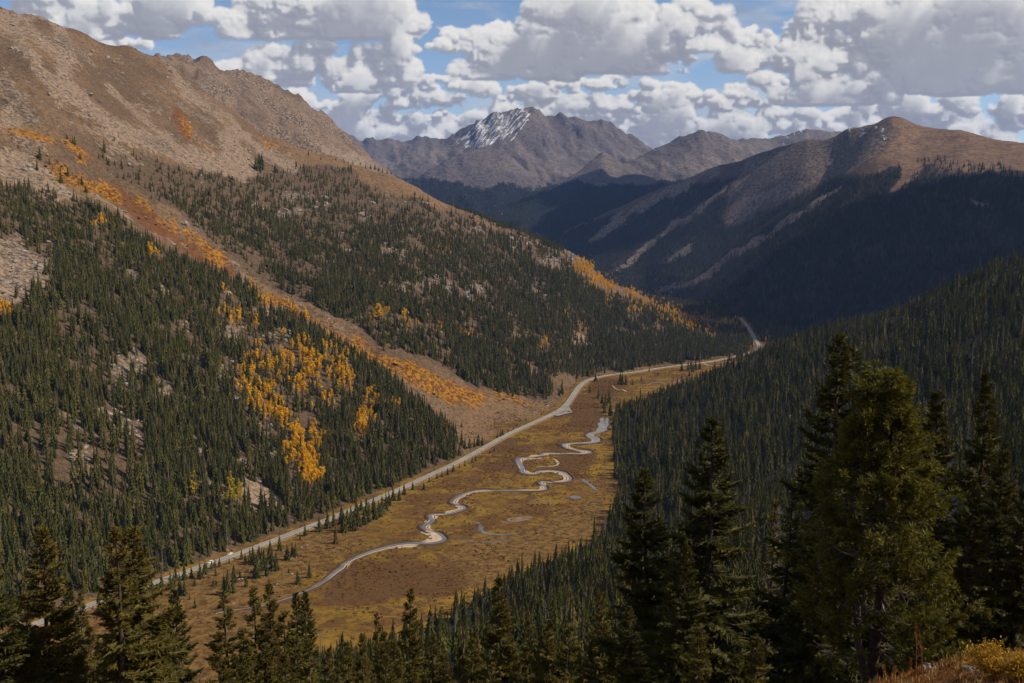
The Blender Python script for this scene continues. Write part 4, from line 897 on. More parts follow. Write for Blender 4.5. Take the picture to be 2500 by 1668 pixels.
sn_ = (rng.random(n) < 0.05); pick[sn_] = 6
# the ones that show largest become things of their own
show = hgt / TY * ((p0[0] > 0) & (p0[0] < 2500) & (p0[1] < 1640)); order = np.argsort(-show)
def spread(cands, count, mind):
    got = []
    for i in cands:
        if all(abs(p0[0][i] - p0[0][g_]) + abs(p0[1][i] - p0[1][g_]) > mind for g_ in got): got.append(i)
        if len(got) >= count: break
    return got
SOLO_E = [i for i in order if TK[i] == 1 and pick[i] < 6 and TY[i] < 900][:18]
SOLO_L = [i for i in order if TK[i] == 0 and pick[i] < 6][:12]
solo = np.zeros(n, bool); solo[SOLO_E] = True; solo[SOLO_L] = True

def spruce(x, y, h, w, v, rz, label, group, z=None, lean=(0, 0)):
    o = empty('spruce_tree', (x, y, float(height(x, y)) if z is None else z), rz); o.scale = (w, w, h)
    c = link('crown', SPR[v][0], o); t = link('trunk', SPR[v][1], o)
    return tag(o, label, 'tree', group)
for i in SOLO_E:
    spruce(TX[i], TY[i], hgt[i], wid[i], pick[i], rotz[i], 'slim dark spruce in the dense forest between the foreground trees and the meadow', 'spruces of the near forest', TZ[i] - 0.3)
for i in SOLO_L:
    spruce(TX[i], TY[i], hgt[i], wid[i], pick[i], rotz[i], 'slim dark spruce in the dense forest just above the road on the lower sunlit slope', 'spruces above the road', TZ[i] - 0.3)
k = ~solo & (TK == 0)
SRC_L = [joined(s, 'spruce_whole') for s in SPR] + [SNAG]
scatter('mountainside_forest', SRC_L, np.column_stack([TX, TY, TZ - 0.3])[k], np.column_stack([wid, wid, hgt])[k], np.column_stack([0 * rotz, 0 * rotz, rotz])[k], pick[k], 'dark spruce forest covering the sunlit mountainside', 'forest')
k = ~solo & (TK == 1)
scatter('near_slope_forest', SRC_L, np.column_stack([TX, TY, TZ - 0.3])[k], np.column_stack([wid, wid, hgt])[k], np.column_stack([0 * rotz, 0 * rotz, rotz])[k], pick[k], 'dense dark spruce forest on the near shaded slope', 'forest')

# ---- forest across the valley and on the far hills
tl = inpoly(bx_, by_, TL_D) & isD
st = np.clip(1 - 1.05 * M['scree'], 0.0, 1)
edge = sstep(395, 470, PY + 0.0 * PX) * 0.5 + 0.5
dD = tl * 0.0105 * st * (0.35 + 0.65 * sstep(-0.6, 0.0, fbm(XX / 90, YY / 90, 410, 4))) * edge
tree_top = isD * inpoly(bx_, by_, [(2240, 400), (2290, 388), (2380, 400), (2440, 405), (2510, 430), (2510, 450), (2280, 440)]) * 0.0025
x, y = sow(np.maximum(dD, tree_top), 20); n = len(x); print('far slope trees', n)
z = height(x, y); h = rng.normal(18, 4, n).clip(8, 28); w = h * rng.uniform(0.95, 1.4, n)
scatter('wooded_mountain_forest', SPR_FAR, np.column_stack([x, y, z - 0.4]), np.column_stack([w, w, h]), np.column_stack([0 * h, 0 * h, rng.random(n) * 6.28]), rng.integers(0, 4, n), 'dark shaded spruce forest on the mountain across the valley', 'forest')
dG = ((IDX == 9) + (isF & (M['wood'] > 0.5) & (YY < 9300) & (PY > 440))) * 0.0038
x, y = sow(dG, 25); n = len(x); print('far hill trees', n)
z = height(x, y); h = rng.normal(19, 4, n).clip(9, 28); w = h * rng.uniform(1.3, 1.9, n)
scatter('far_hill_forest', SPR_FAR, np.column_stack([x, y, z - 0.5]), np.column_stack([w, w, h]), np.column_stack([0 * h, 0 * h, rng.random(n) * 6.28]), rng.integers(0, 4, n), 'far blue dark forest at the foot of the distant range', 'forest')

# ---- spruces one can tell apart: by the road, on the meadow edge, on the open slope (base x, base y, height, all in photo pixels)
LONE = {
 ('spruce in the clump and scatter between the road and the creek', 'spruces between road and creek'): [(683,1344,35),(611,1373,32),(625,1411,50),(640,1393,50),(652,1406,40),(665,1388,45),(675,1393,45),(599,1378,25),(619,1378,40),(633,1365,30),(702,1367,35),(714,1360,30),(722,1360,32),(756,1410,34),(706,1399,15),(728,1426,32),(602,1432,25),(586,1411,20),(572,1421,40),(548,1452,45),(558,1452,55),(569,1447,40),(657,1429,15),(476,1431,25),(489,1413,35),(504,1398,25),(517,1389,18),(525,1385,18),(536,1383,20),(527,1406,18),(451,1416,40),(440,1452,50),(451,1454,35),(417,1439,40),(430,1418,38),(463,1464,18),(476,1485,25),(560,1375,12),(521,1431,18),(528,1429,15),(645,1380,36),(658,1375,38),(630,1398,42),(243,1500,55),(232,1440,20)],
 ('spruce in the row along the creek side of the road bend', 'spruces lining the road'): [(987,1208,25),(1008,1196,20),(1035,1196,20),(1048,1177,12),(1067,1169,14),(1079,1165,14),(1093,1159,16),(1107,1152,16),(1122,1143,12),(1135,1138,14),(1153,1130,14),(1161,1126,14),(1196,1107,8),(1207,1102,9),(820,1327,40),(848,1296,50),(865,1296,40),(875,1285,45),(834,1271,30),(858,1281,40),(889,1281,35),(902,1274,45),(916,1268,40),(933,1254,40),(943,1247,40),(960,1222,30),(882,1246,25),(840,1300,46),(856,1290,42),(925,1262,36),(975,1213,20)],
 ('spruce hugging the near stretch of road, half hiding the pavement', 'spruces hugging the near road'): [(262,1488,40),(300,1474,38),(330,1466,34),(372,1450,40),(395,1440,36),(425,1432,30),(468,1412,26),(500,1402,28),(590,1366,24),(660,1340,22),(745,1308,26),(780,1298,34),(800,1290,40),(815,1284,38),(835,1278,40),(870,1264,36),(895,1256,38),(912,1250,34),(950,1234,30),(975,1222,26)],
 ('small spruce at the foot of the grassy fan beside the road', 'spruces at the fan foot'): [(1127,1044,12),(1135,1095,22),(1127,1088,30),(1147,1095,22),(1158,1092,18),(1168,1088,26),(1178,1087,20),(1214,1071,16),(1222,1068,16),(1227,1065,15),(1253,1051,8),(1270,1030,8),(1284,1029,8),(1122,1112,25),(1108,1120,20),(1240,1058,10),(1262,1040,8)],
 ('spruce on the far meadow by the road beyond the pull-out', 'spruces on the far meadow'): [(1372,962,30),(1365,969,20),(1440,959,16),(1461,973,20),(1454,932,20),(1478,996,30),(1515,938,25),(1519,940,25),(1528,940,22),(1513,938,20),(1462,970,18),(1545,940,12),(1566,931,12),(1683,919,14),(1664,906,18),(1606,917,10),(1687,904,22),(1698,904,22),(1708,902,20),(1585,908,10),(1470,985,24),(1487,985,28),(1476,1008,24),(1490,1015,30),(1680,905,20),(1692,908,20)],
 ('lone spruce scattered on the open upper slope near the orange scrub', 'spruces on the open slope'): [(98,391,25),(91,417,22),(149,447,30),(121,402,15),(166,432,20),(200,451,20),(200,510,18),(255,374,25),(183,353,20),(164,340,12),(196,387,15),(30,340,8),(45,360,8),(634,417,35),(672,421,20),(753,379,12),(723,408,14),(279,345,8),(289,334,6),(783,391,8),(213,500,22),(225,515,24),(210,470,16),(178,350,14),(640,412,30),(626,415,28)],
 ('spruce of the thin row along the crest behind the grassy shoulder', 'spruces along the crest'): [(820, 392, 6), (840, 398, 7), (850, 400, 6), (862, 402, 8), (880, 405, 7), (893, 410, 9), (905, 414, 10), (915, 416, 11), (925, 419, 10), (934, 421, 9), (945, 424, 8), (955, 427, 7), (965, 430, 6)],
}
LONE_XY = []
for (lb, gr), L_ in LONE.items():
    for (px, py, hp) in L_:
        P = hit(px, py)
        if P is None: continue
        hm = hp / FPX * P[1]; hm *= 1.28; w = hm * (random.uniform(1.1, 1.6) if hp < 40 else random.uniform(1.0, 1.35)); LONE_XY.append(P)
        spruce(P[0], P[1], hm, w, random.choice([0, 1, 2, 3, 4]), random.random() * 6.28, ('dark ' if hp >= 25 else 'small ' if not lb.startswith('small') and not lb.startswith('lone') else '') + lb, gr, P[2] - 0.2)
P = hit(733, 1318); spruce(P[0], P[1], 22 / FPX * P[1], 9.5 / FPX * P[1] * 2.4, 2, 1.0, 'small pointed spruce alone on the bare ground beside the road edge', None, P[2])
P = hit(1050, 1231); spruce(P[0], P[1], 12 / FPX * P[1], 5 / FPX * P[1] * 2.4, 4, 2.0, 'tiny spruce alone in the open meadow', None, P[2])

# ---- aspens (centre, radii, how many, kind)
AS = []
for (cx, cy_, rx, ry, nn, kd) in AE:
    nn = nn * (2.0 if cx < 970 and 720 < cy_ < 1190 and nn > 3 and kd == 0 else 1.0)
    for _ in range(int(nn) + (random.random() < nn - int(nn))):
        if _ % 3 == 0: a = random.random() * 6.283; q_ = math.sqrt(random.random()); ax_, ay_ = cx + rx * q_ * math.cos(a), cy_ + ry * q_ * math.sin(a)
        P = hit(ax_ + random.gauss(0, 9), ay_ + random.gauss(0, 7))
        if P is None: continue
        h = random.uniform(8, 15.5)
        AS.append((P[0], P[1], P[2], h, h * random.uniform(0.7, 1.1), {0: random.choice([0, 1, 2]), 2: 4, 3: 3}[kd], cx, cy_))
print('aspens', len(AS))
AS.sort(key=lambda t: -t[3] / t[1])
def asp_label(t):
    px, py = t[6], t[7]
    if t[5] == 4: return 'yellow green aspen low on the wooded slope', 'yellow green aspens'
    if (px, py) in ((757, 1160), (745, 1130)): return 'orange aspen of the dense cluster beside the grey talus above the road', 'aspens beside the talus'
    if (px, py) in ((880, 1060), (900, 1010), (910, 985), (850, 920)): return 'golden aspen of the thin strings at the right end of the large grove', 'aspens in thin strings'
    if px < 430: return 'golden aspen of a small patch high on the wooded slope', 'golden aspens in high small patches'
    if px < 600 + 285 and py < 716 + 178 * (px - 600) / 285 + 12 and px >= 600: return 'golden aspen along the edge of the open gully', 'aspens along the gully'
    if px < 965: return 'golden aspen of the large grove among spruces on the lower slope', 'aspens of the large grove'
    if px < 1400: return 'golden aspen alone or in a tiny patch on the middle slope', 'aspens on the middle slope'
    return 'golden aspen of the bright strip running down the far spur to the road', 'aspens on the far spur'
for t in AS[:300]:
    o = empty('aspen_tree', (t[0], t[1], t[2] - 0.2), random.random() * 6.28); o.scale = (t[4], t[4], t[3]); lb, gr = asp_label(t); tag(o, lb, 'tree', gr)
    link('crown', ASP[t[5]][0], o); link('trunk', ASP[t[5]][1], o)
rest = AS[300:]
if rest:
    a = np.array(rest); n = len(a)
    scatter('aspen_grove', [joined(s, 'aspen_whole') for s in ASP], a[:, :3], np.column_stack([a[:, 4], a[:, 4], a[:, 3]]), np.column_stack([np.zeros(n), np.zeros(n), rng.random(n) * 6.28]), a[:, 5].astype(int), 'the many smaller golden aspens of the groves', 'aspens')

# ---- scrub: orange willow in the gullies and on the fan, brown willow on the meadow, juniper on the slope
BUSH = [bush_mesh(1, mat_shrub_o, 'willow_orange'), bush_mesh(2, mat_shrub_o, 'willow_orange'), bush_mesh(3, mat_shrub_b, 'willow_brown'), bush_mesh(4, mat_shrub_b, 'willow_brown'), bush_mesh(5, mat_shrub_g, 'juniper'), bush_mesh(6, mat_shrub_g, 'juniper'), bush_mesh(7, mat_sedge, 'sedge_gold'), bush_mesh(8, mat_sedge, 'sedge_gold'), bush_mesh(9, mat_russet, 'willow_russet')]
offroad = np.abs(dR) > 11
dC = dist_line(XX, YY, CR[::4])[0]; off_creek = np.abs(dC) > 7
d1 = isL * M['veg'] * 0.055 * sstep(-0.25, 0.4, fbm(XX / 18, YY / 18, 501, 3) + 0.4 * fbm(XX / 60, YY / 60, 502, 3)) * offroad
x1, y1 = sow(d1); k1 = rng.integers(0, 2, len(x1))
vv = (isV | ((np.abs(dR) < 60) & isL & ~fa_ & ~fb_)) & offroad & (YY < 2400)
ff = fbm(XX / 22, YY / 22, 503, 4) + 0.5 * fbm(XX / 70, YY / 70, 504, 3)
d2 = vv * off_creek * (0.016 + 0.075 * sstep(0.0, 0.5, ff) + 0.09 * WIL * sstep(-0.5, 0.2, ff)) * (1 - 0.4 * DRY)
x2, y2 = sow(d2); k2 = rng.choice([2, 3, 8, 6, 7, 0, 4], len(x2), p=[0.20, 0.18, 0.08, 0.24, 0.22, 0.05, 0.03])
d3 = isL * (inpoly(bx_, by_, [(280, 470), (430, 500), (560, 610), (700, 720), (860, 810), (840, 830), (680, 750), (540, 660), (430, 600), (320, 530)]) * 0.006 + 0.0005 * (PY > 330)) * sstep(0.0, 0.4, fbm(XX / 40, YY / 40, 507, 3))
d3 = d3 + isL * inpoly(bx_, by_, [(620, 680), (760, 745), (900, 830), (1000, 870), (1090, 910), (1160, 950), (1330, 975), (1390, 990), (1300, 1035), (1190, 1090), (1125, 1100), (1090, 1020), (960, 925), (800, 820), (680, 760)]) * 0.007 * offroad * sstep(-0.3, 0.4, fbm(XX / 25, YY / 25, 509, 4))
x3, y3 = sow(d3); p3 = project(x3, y3, height(x3, y3)); k3 = np.where((p3[0] > 620) & (rng.random(len(x3)) < 0.8), rng.integers(2, 4, len(x3)), rng.integers(4, 6, len(x3)))
# lines of willow along the creek
tq = np.arange(0, len(CR), 1.0); xi = np.interp(tq, np.arange(len(CR)), CR[:, 0]); yi = np.interp(tq, np.arange(len(CR)), CR[:, 1]); g1 = np.gradient(xi); g2 = np.gradient(yi); gl = np.hypot(g1, g2)
sd = np.where(rng.random(len(tq)) < 0.5, -1, 1); of = (np.interp(tq, np.arange(len(CR)), wl) * 0.9 + rng.uniform(1, 7, len(tq))) * sd; kq = rng.random(len(tq)) < 0.55
x4 = (xi - g2 / gl * of)[kq]; y4 = (yi + g1 / gl * of)[kq]; k4 = rng.integers(2, 4, len(x4))
x = np.concatenate([x1, x2, x3, x4]); y = np.concatenate([y1, y2, y3, y4]); kk = np.concatenate([k1, k2, k3, k4]); n = len(x); print('bushes', n)
s = np.concatenate([rng.uniform(1.2, 3.0, len(x1)), rng.uniform(0.5, 1.7, len(x2)), np.where(k3 < 4, rng.uniform(0.8, 2.0, len(x3)), rng.uniform(1.2, 4.0, len(x3))), rng.uniform(0.8, 2.0, len(x4))])
scatter('willow_scrub', BUSH, np.column_stack([x, y, height(x, y) - 0.15 * s]), np.column_stack([s * 1.3, s * 1.3, s * 0.9]), np.column_stack([np.zeros(n), np.zeros(n), rng.random(n) * 6.28]), kk, 'orange and brown low willow scrub in the gullies and on the meadow', 'scrub')

# ---- loose rock on screes and between the trees
ROCKS = [rock_mesh(i) for i in range(5)]
d4 = isL * (0.035 * sstep(0.1, 0.5, M['rock']) * (PY > 420) + 0.006 * M['scree'] + 0.0009 * (PY < 430) + 0.0006)
x, y = sow(np.where(np.abs(dR) < 9, 0, d4)); n = len(x); print('boulders', n)
s = np.exp(rng.normal(0.35, 0.65, n)).clip(0.6, 9.0) * np.interp(y, [700, 2400], [1.0, 1.6])
x5 = rng.uniform(-260, -60, 160); y5 = rng.uniform(600, 860, 160); p5 = project(x5, y5, floor_z(y5)); k5 = inpoly(p5[0], p5[1], [(420, 1440), (600, 1370), (760, 1320), (770, 1400), (690, 1460), (560, 1490), (440, 1480)]); x5, y5 = x5[k5], y5[k5]
x = np.concatenate([x, x5]); y = np.concatenate([y, y5]); s = np.concatenate([s, rng.uniform(0.7, 2.2, len(x5))]); n = len(x)
scatter('boulders', ROCKS, np.column_stack([x, y, height(x, y)]), np.column_stack([s * 1.2, s, s * rng.uniform(0.7, 1.3, n)]), np.column_stack([rng.uniform(-0.4, 0.4, n), rng.uniform(-0.4, 0.4, n), rng.random(n) * 6.28]), rng.integers(0, 5, n), 'pale boulders and outcrops strewn over the mountainside', 'boulders')
# ------------------------------------------------------------------ sky dome: broken fair-weather cumulus in front of the clear sky
# (centre x, base y, half width, height, layer) of the clouds over the valley, in photo pixels
CLOUDS = [(345, 92, 215, 120, 1), (120, 60, 170, 110, 1), (800, 88, 255, 170, 1), (900, 70, 140, 140, 1), (780, 205, 255, 115, 1), (640, 190, 110, 90, 1), (930, 190, 150, 95, 1), (850, 222, 70, 40, 1),
          (1230, 182, 215, 140, 1), (1400, 160, 190, 190, 1), (1580, 172, 240, 180, 1), (1700, 120, 120, 150, 1), (1300, 190, 130, 60, 1), (2060, 170, 220, 190, 1), (2260, 150, 200, 190, 1), (2420, 190, 230, 230, 1), (2300, 222, 230, 66, 1), (2030, 250, 150, 110, 1), (2140, 215, 110, 90, 1),
          (985, 262, 125, 80, 0), (900, 300, 120, 60, 0), (860, 350, 140, 95, 0), (980, 345, 110, 80, 0), (1110, 345, 62, 85, 0), (780, 320, 90, 60, 0), (1245, 312, 130, 72, 0), (1200, 228, 52, 36, 0), (1380, 218, 80, 52, 0), (1520, 212, 85, 46, 0), (1440, 292, 175, 80, 0), (1590, 268, 95, 66, 0), (1715, 262, 62, 52, 0), (1330, 270, 70, 50, 0),
          (1620, 362, 175, 85, 0), (1760, 345, 165, 70, 0), (1940, 320, 170, 62, 0), (1830, 258, 90, 52, 0), (2150, 296, 150, 66, 0), (2330, 312, 170, 85, 0), (2470, 300, 95, 72, 0), (2420, 350, 170, 52, 0), (2060, 320, 130, 50, 0), (1540, 370, 120, 60, 0), (1080, 290, 60, 30, 0), (300, 118, 90, 30, 0), (280, 108, 60, 22, 0),
          (680, 300, 60, 30, 0), (480, 60, 120, 70, 1), (1100, 120, 90, 60, 1), (1830, 110, 90, 60, 1), (1080, 215, 80, 40, 0), (1880, 230, 110, 50, 0), (1300, 240, 90, 40, 0), (720, 260, 100, 50, 0), (1700, 300, 120, 50, 0), (2250, 345, 120, 40, 0), (1640, 230, 70, 34, 0), (950, 215, 90, 40, 0), (1480, 330, 120, 50, 0)]
rs = np.random.default_rng(21)
for k_ in range(46):                                     # the same kind of sky goes on to both sides and above
    sx_ = rs.choice([-1, 1]); cx = 1250 + sx_ * (1500 + 1500 * rs.random()); by = rs.choice([90, 200, 290, 350]) + rs.normal() * 20; CLOUDS.append((cx, by, rs.uniform(90, 260), rs.uniform(50, 170) * (0.4 if by > 250 else 1), int(by < 230)))
def axis(fine, step, coarse):
    return np.unique(np.concatenate([np.arange(fine[0], fine[1], step), coarse]))
az = axis((-28.6, 28.6), 0.058, np.concatenate([np.arange(-180, -28.6, 1.2), np.arange(28.6, 180.1, 1.2)])); el = axis((-3.0, 12.2), 0.058, np.concatenate([[-6, -5, -4], np.arange(12.2, 30, 0.6), np.arange(30, 89, 3.0)]))
f0, f1 = np.searchsorted(az, -45), np.searchsorted(az, 45); e1 = np.searchsorted(el, 16.0)
AZ, EL = np.meshgrid(np.radians(az), np.radians(el), indexing='ij')
DX, DY, DZ = np.sin(AZ) * np.cos(EL), np.cos(AZ) * np.cos(EL), np.sin(EL)
def lattice(shape, per, r):
    g = [max(int(math.ceil(n_ / p_)) + 2, 3) for n_, p_ in zip(shape, per)]; v = r.random(g).astype(np.float32)
    for ax_, (n_, p_) in enumerate(zip(shape, per)):
        t = np.arange(n_) / p_; i = t.astype(int); f = (t - i); f = (f * f * (3 - 2 * f)).astype(np.float32); sh = [1, 1, 1]; sh[ax_] = n_
        v = np.take(v, i, ax_) * (1 - f.reshape(sh)) + np.take(v, i + 1, ax_) * f.reshape(sh)
    return v
def cloud_layer(lay, per, nz, r, amp, x0, x1, y1):
    ddx, ddy, ddz = DX[x0:x1, :y1], DY[x0:x1, :y1], DZ[x0:x1, :y1]
    fwd = np.maximum(ddy * CP - ddz * SP, 0.05); qx = 1250 + FPX * ddx / fwd; qy = 834 - FPX * (ddy * SP + ddz * CP) / fwd
    shp = (x1 - x0, y1, nz); nb = np.zeros(shp, np.float32); a_ = 1.0; tot = 0
    for o_ in range(6):
        p_ = per / 2 ** o_
        if p_ < 2.2: break
        nb += a_ * np.abs(2 * lattice(shp, (p_ * 1.15, p_, p_), r) - 1); tot += a_; a_ *= 0.68
    nb = nb / tot
    wob = lattice(shp[:2] + (1,), (per * 0.9, per * 0.9, 1), r)[:, :, 0] - 0.5
    zz = (np.arange(nz) + 0.5) / nz * 2 - 1
    S = np.full(shp, -1.0, np.float32)
    PUFF = []
    for (cx, by, hw, hh, l_) in CLOUDS:
        if l_ != lay: continue
        for k_ in range(int(9 + hw / 11)):
            u_ = float(np.clip(r.normal() * 0.48, -1, 1)); s_ = r.uniform(0.17, 0.44) * (hh ** 0.6 * hw ** 0.4); lift_ = r.uniform(0.05, 0.85) * (1 - 0.75 * u_ * u_) * hh
            PUFF.append((cx + u_ * hw * 0.92, by - lift_, s_ * r.uniform(1.0, 1.7), s_, by))
    for (cx, by, hw, hh, base) in PUFF:
        u = (qx + wob * hw * 0.35 - cx) / hw; v = (by - qy) / hh
        k2 = u * u + v * v + np.clip((qy - base - wob * 10) / 7.0, 0, 9) ** 2
        sel = np.nonzero((k2 < 1.9).any(1))[0]
        if not len(sel): continue
        a0, a1 = sel[0], sel[-1] + 1; se = np.nonzero((k2[a0:a1] < 1.9).any(0))[0]; b0, b1 = se[0], se[-1] + 1
        S[a0:a1, b0:b1] = np.maximum(S[a0:a1, b0:b1], 0.90 * (1 - np.sqrt(k2[a0:a1, b0:b1, None] + 1.5 * (zz[None, None, :] - 0.42 * math.sin(cx * 0.37 + by)) ** 2)))
    rho = np.clip((S + amp * (nb - 0.415)) * 4.2, 0, 1); rho = rho.astype(np.float32)
    leak = 1 - 1.5 / per; tau = np.zeros((x1 - x0, nz), np.float32); Lt = np.zeros(shp, np.float32); sh = 0.62
    for j in range(y1 - 1, -1, -1):                      # light enters from the upper right
        tau = (1 - sh) * tau + sh * np.roll(tau, -1, 0); Lt[:, j] = tau; tau = (tau + rho[:, j]) * np.where(rho[:, j] > 0.02, leak, 0.86)
    kx = 26.0 / per
    lit = 0.60 * np.exp(-Lt * 0.21 * kx * 2) + 0.40 * np.exp(-Lt * 0.07 * kx * 2)
    T = np.ones(shp[:2], np.float32); C = np.zeros(shp[:2], np.float32); Dp = np.zeros(shp[:2], np.float32)
    sg = 0.42 * 24 / nz * 2.0
    for z_ in range(nz):
        a = 1 - np.exp(-rho[:, :, z_] * sg * (1.0)); C += T * a * lit[:, :, z_]; Dp += T * a * z_; T *= 1 - a
    al = 1 - T; Dp = Dp / np.maximum(al, 1e-3) * al + nz * (1 - al)
    for _ in range(2): Dp = (np.roll(Dp, 1, 0) + np.roll(Dp, -1, 0) + np.roll(Dp, 1, 1) + np.roll(Dp, -1, 1) + 2 * Dp) / 6
    gx_ = np.gradient(Dp, axis=0); gy_ = np.gradient(Dp, axis=1); nl = np.sqrt(gx_ ** 2 + gy_ ** 2 + 1)      # how the cloud face is turned to the sun
    lam = np.clip((gx_ * 0.5 + gy_ * 0.75 + 0.45) / nl, 0, 1)
    li = C / np.maximum(al, 1e-3); li = np.clip(li * 0.66 + 0.62 * lam * (0.50 + 0.50 * li) - 0.06, 0, 1)
    tex = nb[:, :, nz // 3] - nb[:, :, nz // 3].mean(); li = np.clip(li + (0.55 - 0.3 * li) * tex, 0, 1)      # uneven vapour in the shaded bases
    for _ in range(1): al = (np.roll(al, 1, 0) + np.roll(al, -1, 0) + np.roll(al, 1, 1) + np.roll(al, -1, 1) + 4 * al) / 8
    return al, li
ALPHA = np.zeros(AZ.shape, np.float32); LIT = np.full(AZ.shape, 0.6, np.float32); DEEP = np.zeros(AZ.shape, np.float32)
rr_ = np.random.default_rng(11)
for lay, per, nz, amp in ((0, 38.0, 18, 1.55), (1, 78.0, 26, 1.7)):
    al, li = cloud_layer(lay, per, nz, rr_, amp, f0, f1, e1)
    o_a = ALPHA[f0:f1, :e1]; LIT[f0:f1, :e1] = np.where(al > 1e-3, (li * al + LIT[f0:f1, :e1] * o_a * (1 - al)) / np.maximum(al + o_a * (1 - al), 1e-3), LIT[f0:f1, :e1]); ALPHA[f0:f1, :e1] = al + o_a * (1 - al)
# elsewhere: the same broken cover, coarser
hx, hy = DX / np.maximum(DZ + 0.12, 0.1), DY / np.maximum(DZ + 0.12, 0.1)
cov = sstep(-0.02, 0.22, fbm(hx * 1.7, hy * 1.7, 601, 5)) * sstep(-0.02, 0.04, DZ); far_lit = 0.55 + 0.4 * fbm(hx * 3, hy * 3, 602, 4)
wi = np.zeros(AZ.shape); wi[f0:f1, :e1] = 1; wi = wi * sstep(44, 38, np.abs(np.degrees(AZ))) * sstep(15.5, 12.5, np.degrees(EL))
# a thin torn veil between the heaps
veil = sstep(0.0, 0.5, fbm(AZ * 9, EL * 34, 611, 6, 0.6) + 0.5 * fbm(AZ * 3, EL * 12, 612, 3)) * 0.5 * sstep(R(-1), R(2), EL) * sstep(R(30), R(12), EL)
LIT = np.where(wi > 0, (LIT * ALPHA + (0.42 + 0.35 * fbm(AZ * 14, EL * 50, 613, 4)) * veil * (1 - ALPHA)) / np.maximum(ALPHA + veil * (1 - ALPHA), 1e-3), LIT); ALPHA = np.where(wi > 0, ALPHA + veil * (1 - ALPHA), ALPHA)
# clear sky round the sun, which shines on the valley
sd_ = DX * SUN_V[0] + DY * SUN_V[1] + DZ * SUN_V[2]; cov = cov * sstep(math.cos(R(9)), math.cos(R(16)), sd_)
ALPHA = ALPHA * wi + cov * (1 - wi); LIT = LIT * wi + far_lit * (1 - wi)
hz_ = np.exp(-np.clip(np.degrees(EL), 0, 30) / 2.2)
RAD = 60000.0
V = np.stack([DX, DY, DZ], -1).reshape(-1, 3) * RAD; V[:, 2] += 200
nA, nE = len(az), len(el); ia, ie = np.meshgrid(np.arange(nA - 1), np.arange(nE - 1), indexing='ij')
Q = np.stack([ia * nE + ie, ia * nE + ie + 1, (ia + 1) * nE + ie + 1, (ia + 1) * nE + ie], -1).reshape(-1, 4)
sm = bpy.data.materials.new('sky_clouds'); sm.use_nodes = True; t_ = sm.node_tree; t_.nodes.clear(); sm.cycles.emission_sampling = 'NONE'
nd = lambda k: t_.nodes.new('ShaderNode' + k)
so = nd('OutputMaterial'); mx = nd('MixShader'); tr = nd('BsdfTransparent'); em = nd('Emission'); a1 = nd('Attribute'); a1.attribute_name = 'cloud'; a2 = nd('Attribute'); a2.attribute_name = 'lit'
cr_ = nd('ValToRGB'); e_ = cr_.color_ramp.elements
e_[0].position = 0.0; e_[0].color = (0.36, 0.37, 0.43, 1); e_[1].position = 1.0; e_[1].color = (1.0, 0.965, 0.92, 1)
for p_, c_ in ((0.25, (0.43, 0.44, 0.49, 1)), (0.5, (0.76, 0.76, 0.76, 1))): x_ = e_.new(p_); x_.color = c_
CLOUD_GAIN = 0.74
em.inputs[1].default_value = CLOUD_GAIN
for a_, b_ in ((a2.outputs['Fac'], cr_.inputs[0]), (cr_.outputs[0], em.inputs[0]), (a1.outputs['Fac'], mx.inputs[0]), (tr.outputs[0], mx.inputs[1]), (em.outputs[0], mx.inputs[2]), (mx.outputs[0], so.inputs[0])): t_.links.new(a_, b_)
me = mesh_np('sky', V, Q, [sm], True)
for an, arr in (('cloud', ALPHA), ('lit', np.clip(LIT, 0, 1))):
    q_ = me.attributes.new(an, 'FLOAT', 'POINT'); q_.data.foreach_set('value', np.asarray(arr, np.float32).ravel())
tag(link('sky', me), 'broken white and grey cumulus clouds over blue sky', None, None, 'structure')
# ------------------------------------------------------------------ two heaps overhead: their shadows darken the mountain across the valley and the far hill
m = NT('cloud_vapour', 1.0, 0.0); m.col((0.86, 0.87, 0.9))
def heap(boxes, seed):
    r = np.random.default_rng(seed); b = MB(); n1, n2 = 9, 14
    for (x0, x1, y0, y1, n_) in boxes:
        for _ in range(n_):
            tx, ty = r.uniform(x0, x1), r.uniform(y0, y1); z_ = 2600 + r.uniform(0, 160); t_ = z_ / SUN_V[2]; c = np.array([tx + SUN_V[0] * t_, ty + SUN_V[1] * t_, z_]); s_ = r.uniform(140, 300); V = []
            for i in range(n1 + 1):
                for j in range(n2):
                    a, q = math.pi * i / n1, 2 * math.pi * j / n2; d = np.array([math.sin(a) * math.cos(q), math.sin(a) * math.sin(q), math.cos(a)]); V.append(c + d * s_ * np.array([1.2, 1.2, 0.55 if d[2] > 0 else 0.2]) * (0.85 + 0.3 * r.random()))
            b.add(V, Q=[[i * n2 + j, i * n2 + (j + 1) % n2, (i + 1) * n2 + (j + 1) % n2, (i + 1) * n2 + j] for i in range(n1) for j in range(n2)])
    return b
tag(heap([(700, 1300, 2400, 3150, 9), (-900, 1100, 4500, 7200, 52)], 3).build('overhead_clouds', m.m, None, True), 'cumulus heaps overhead whose shadows fall on the mountain across the valley', None, None, 'stuff')
# ------------------------------------------------------------------ air between here and the far range
hb = MB(); hb.box((0, 6500, 510), (30000, 16000, 1400))
hm = bpy.data.materials.new('haze_air'); hm.use_nodes = True; ht = hm.node_tree; ht.nodes.clear(); ho = ht.nodes.new('ShaderNodeOutputMaterial'); pv = ht.nodes.new('ShaderNodeVolumePrincipled')
pv.inputs['Color'].default_value = (0.26, 0.45, 1.0, 1); pv.inputs['Density'].default_value = 0.000021; pv.inputs['Anisotropy'].default_value = 0.0
ht.links.new(pv.outputs[0], ho.inputs['Volume'])
tag(hb.build('haze', hm), 'thin blue haze in the valley air', None, None, 'stuff')
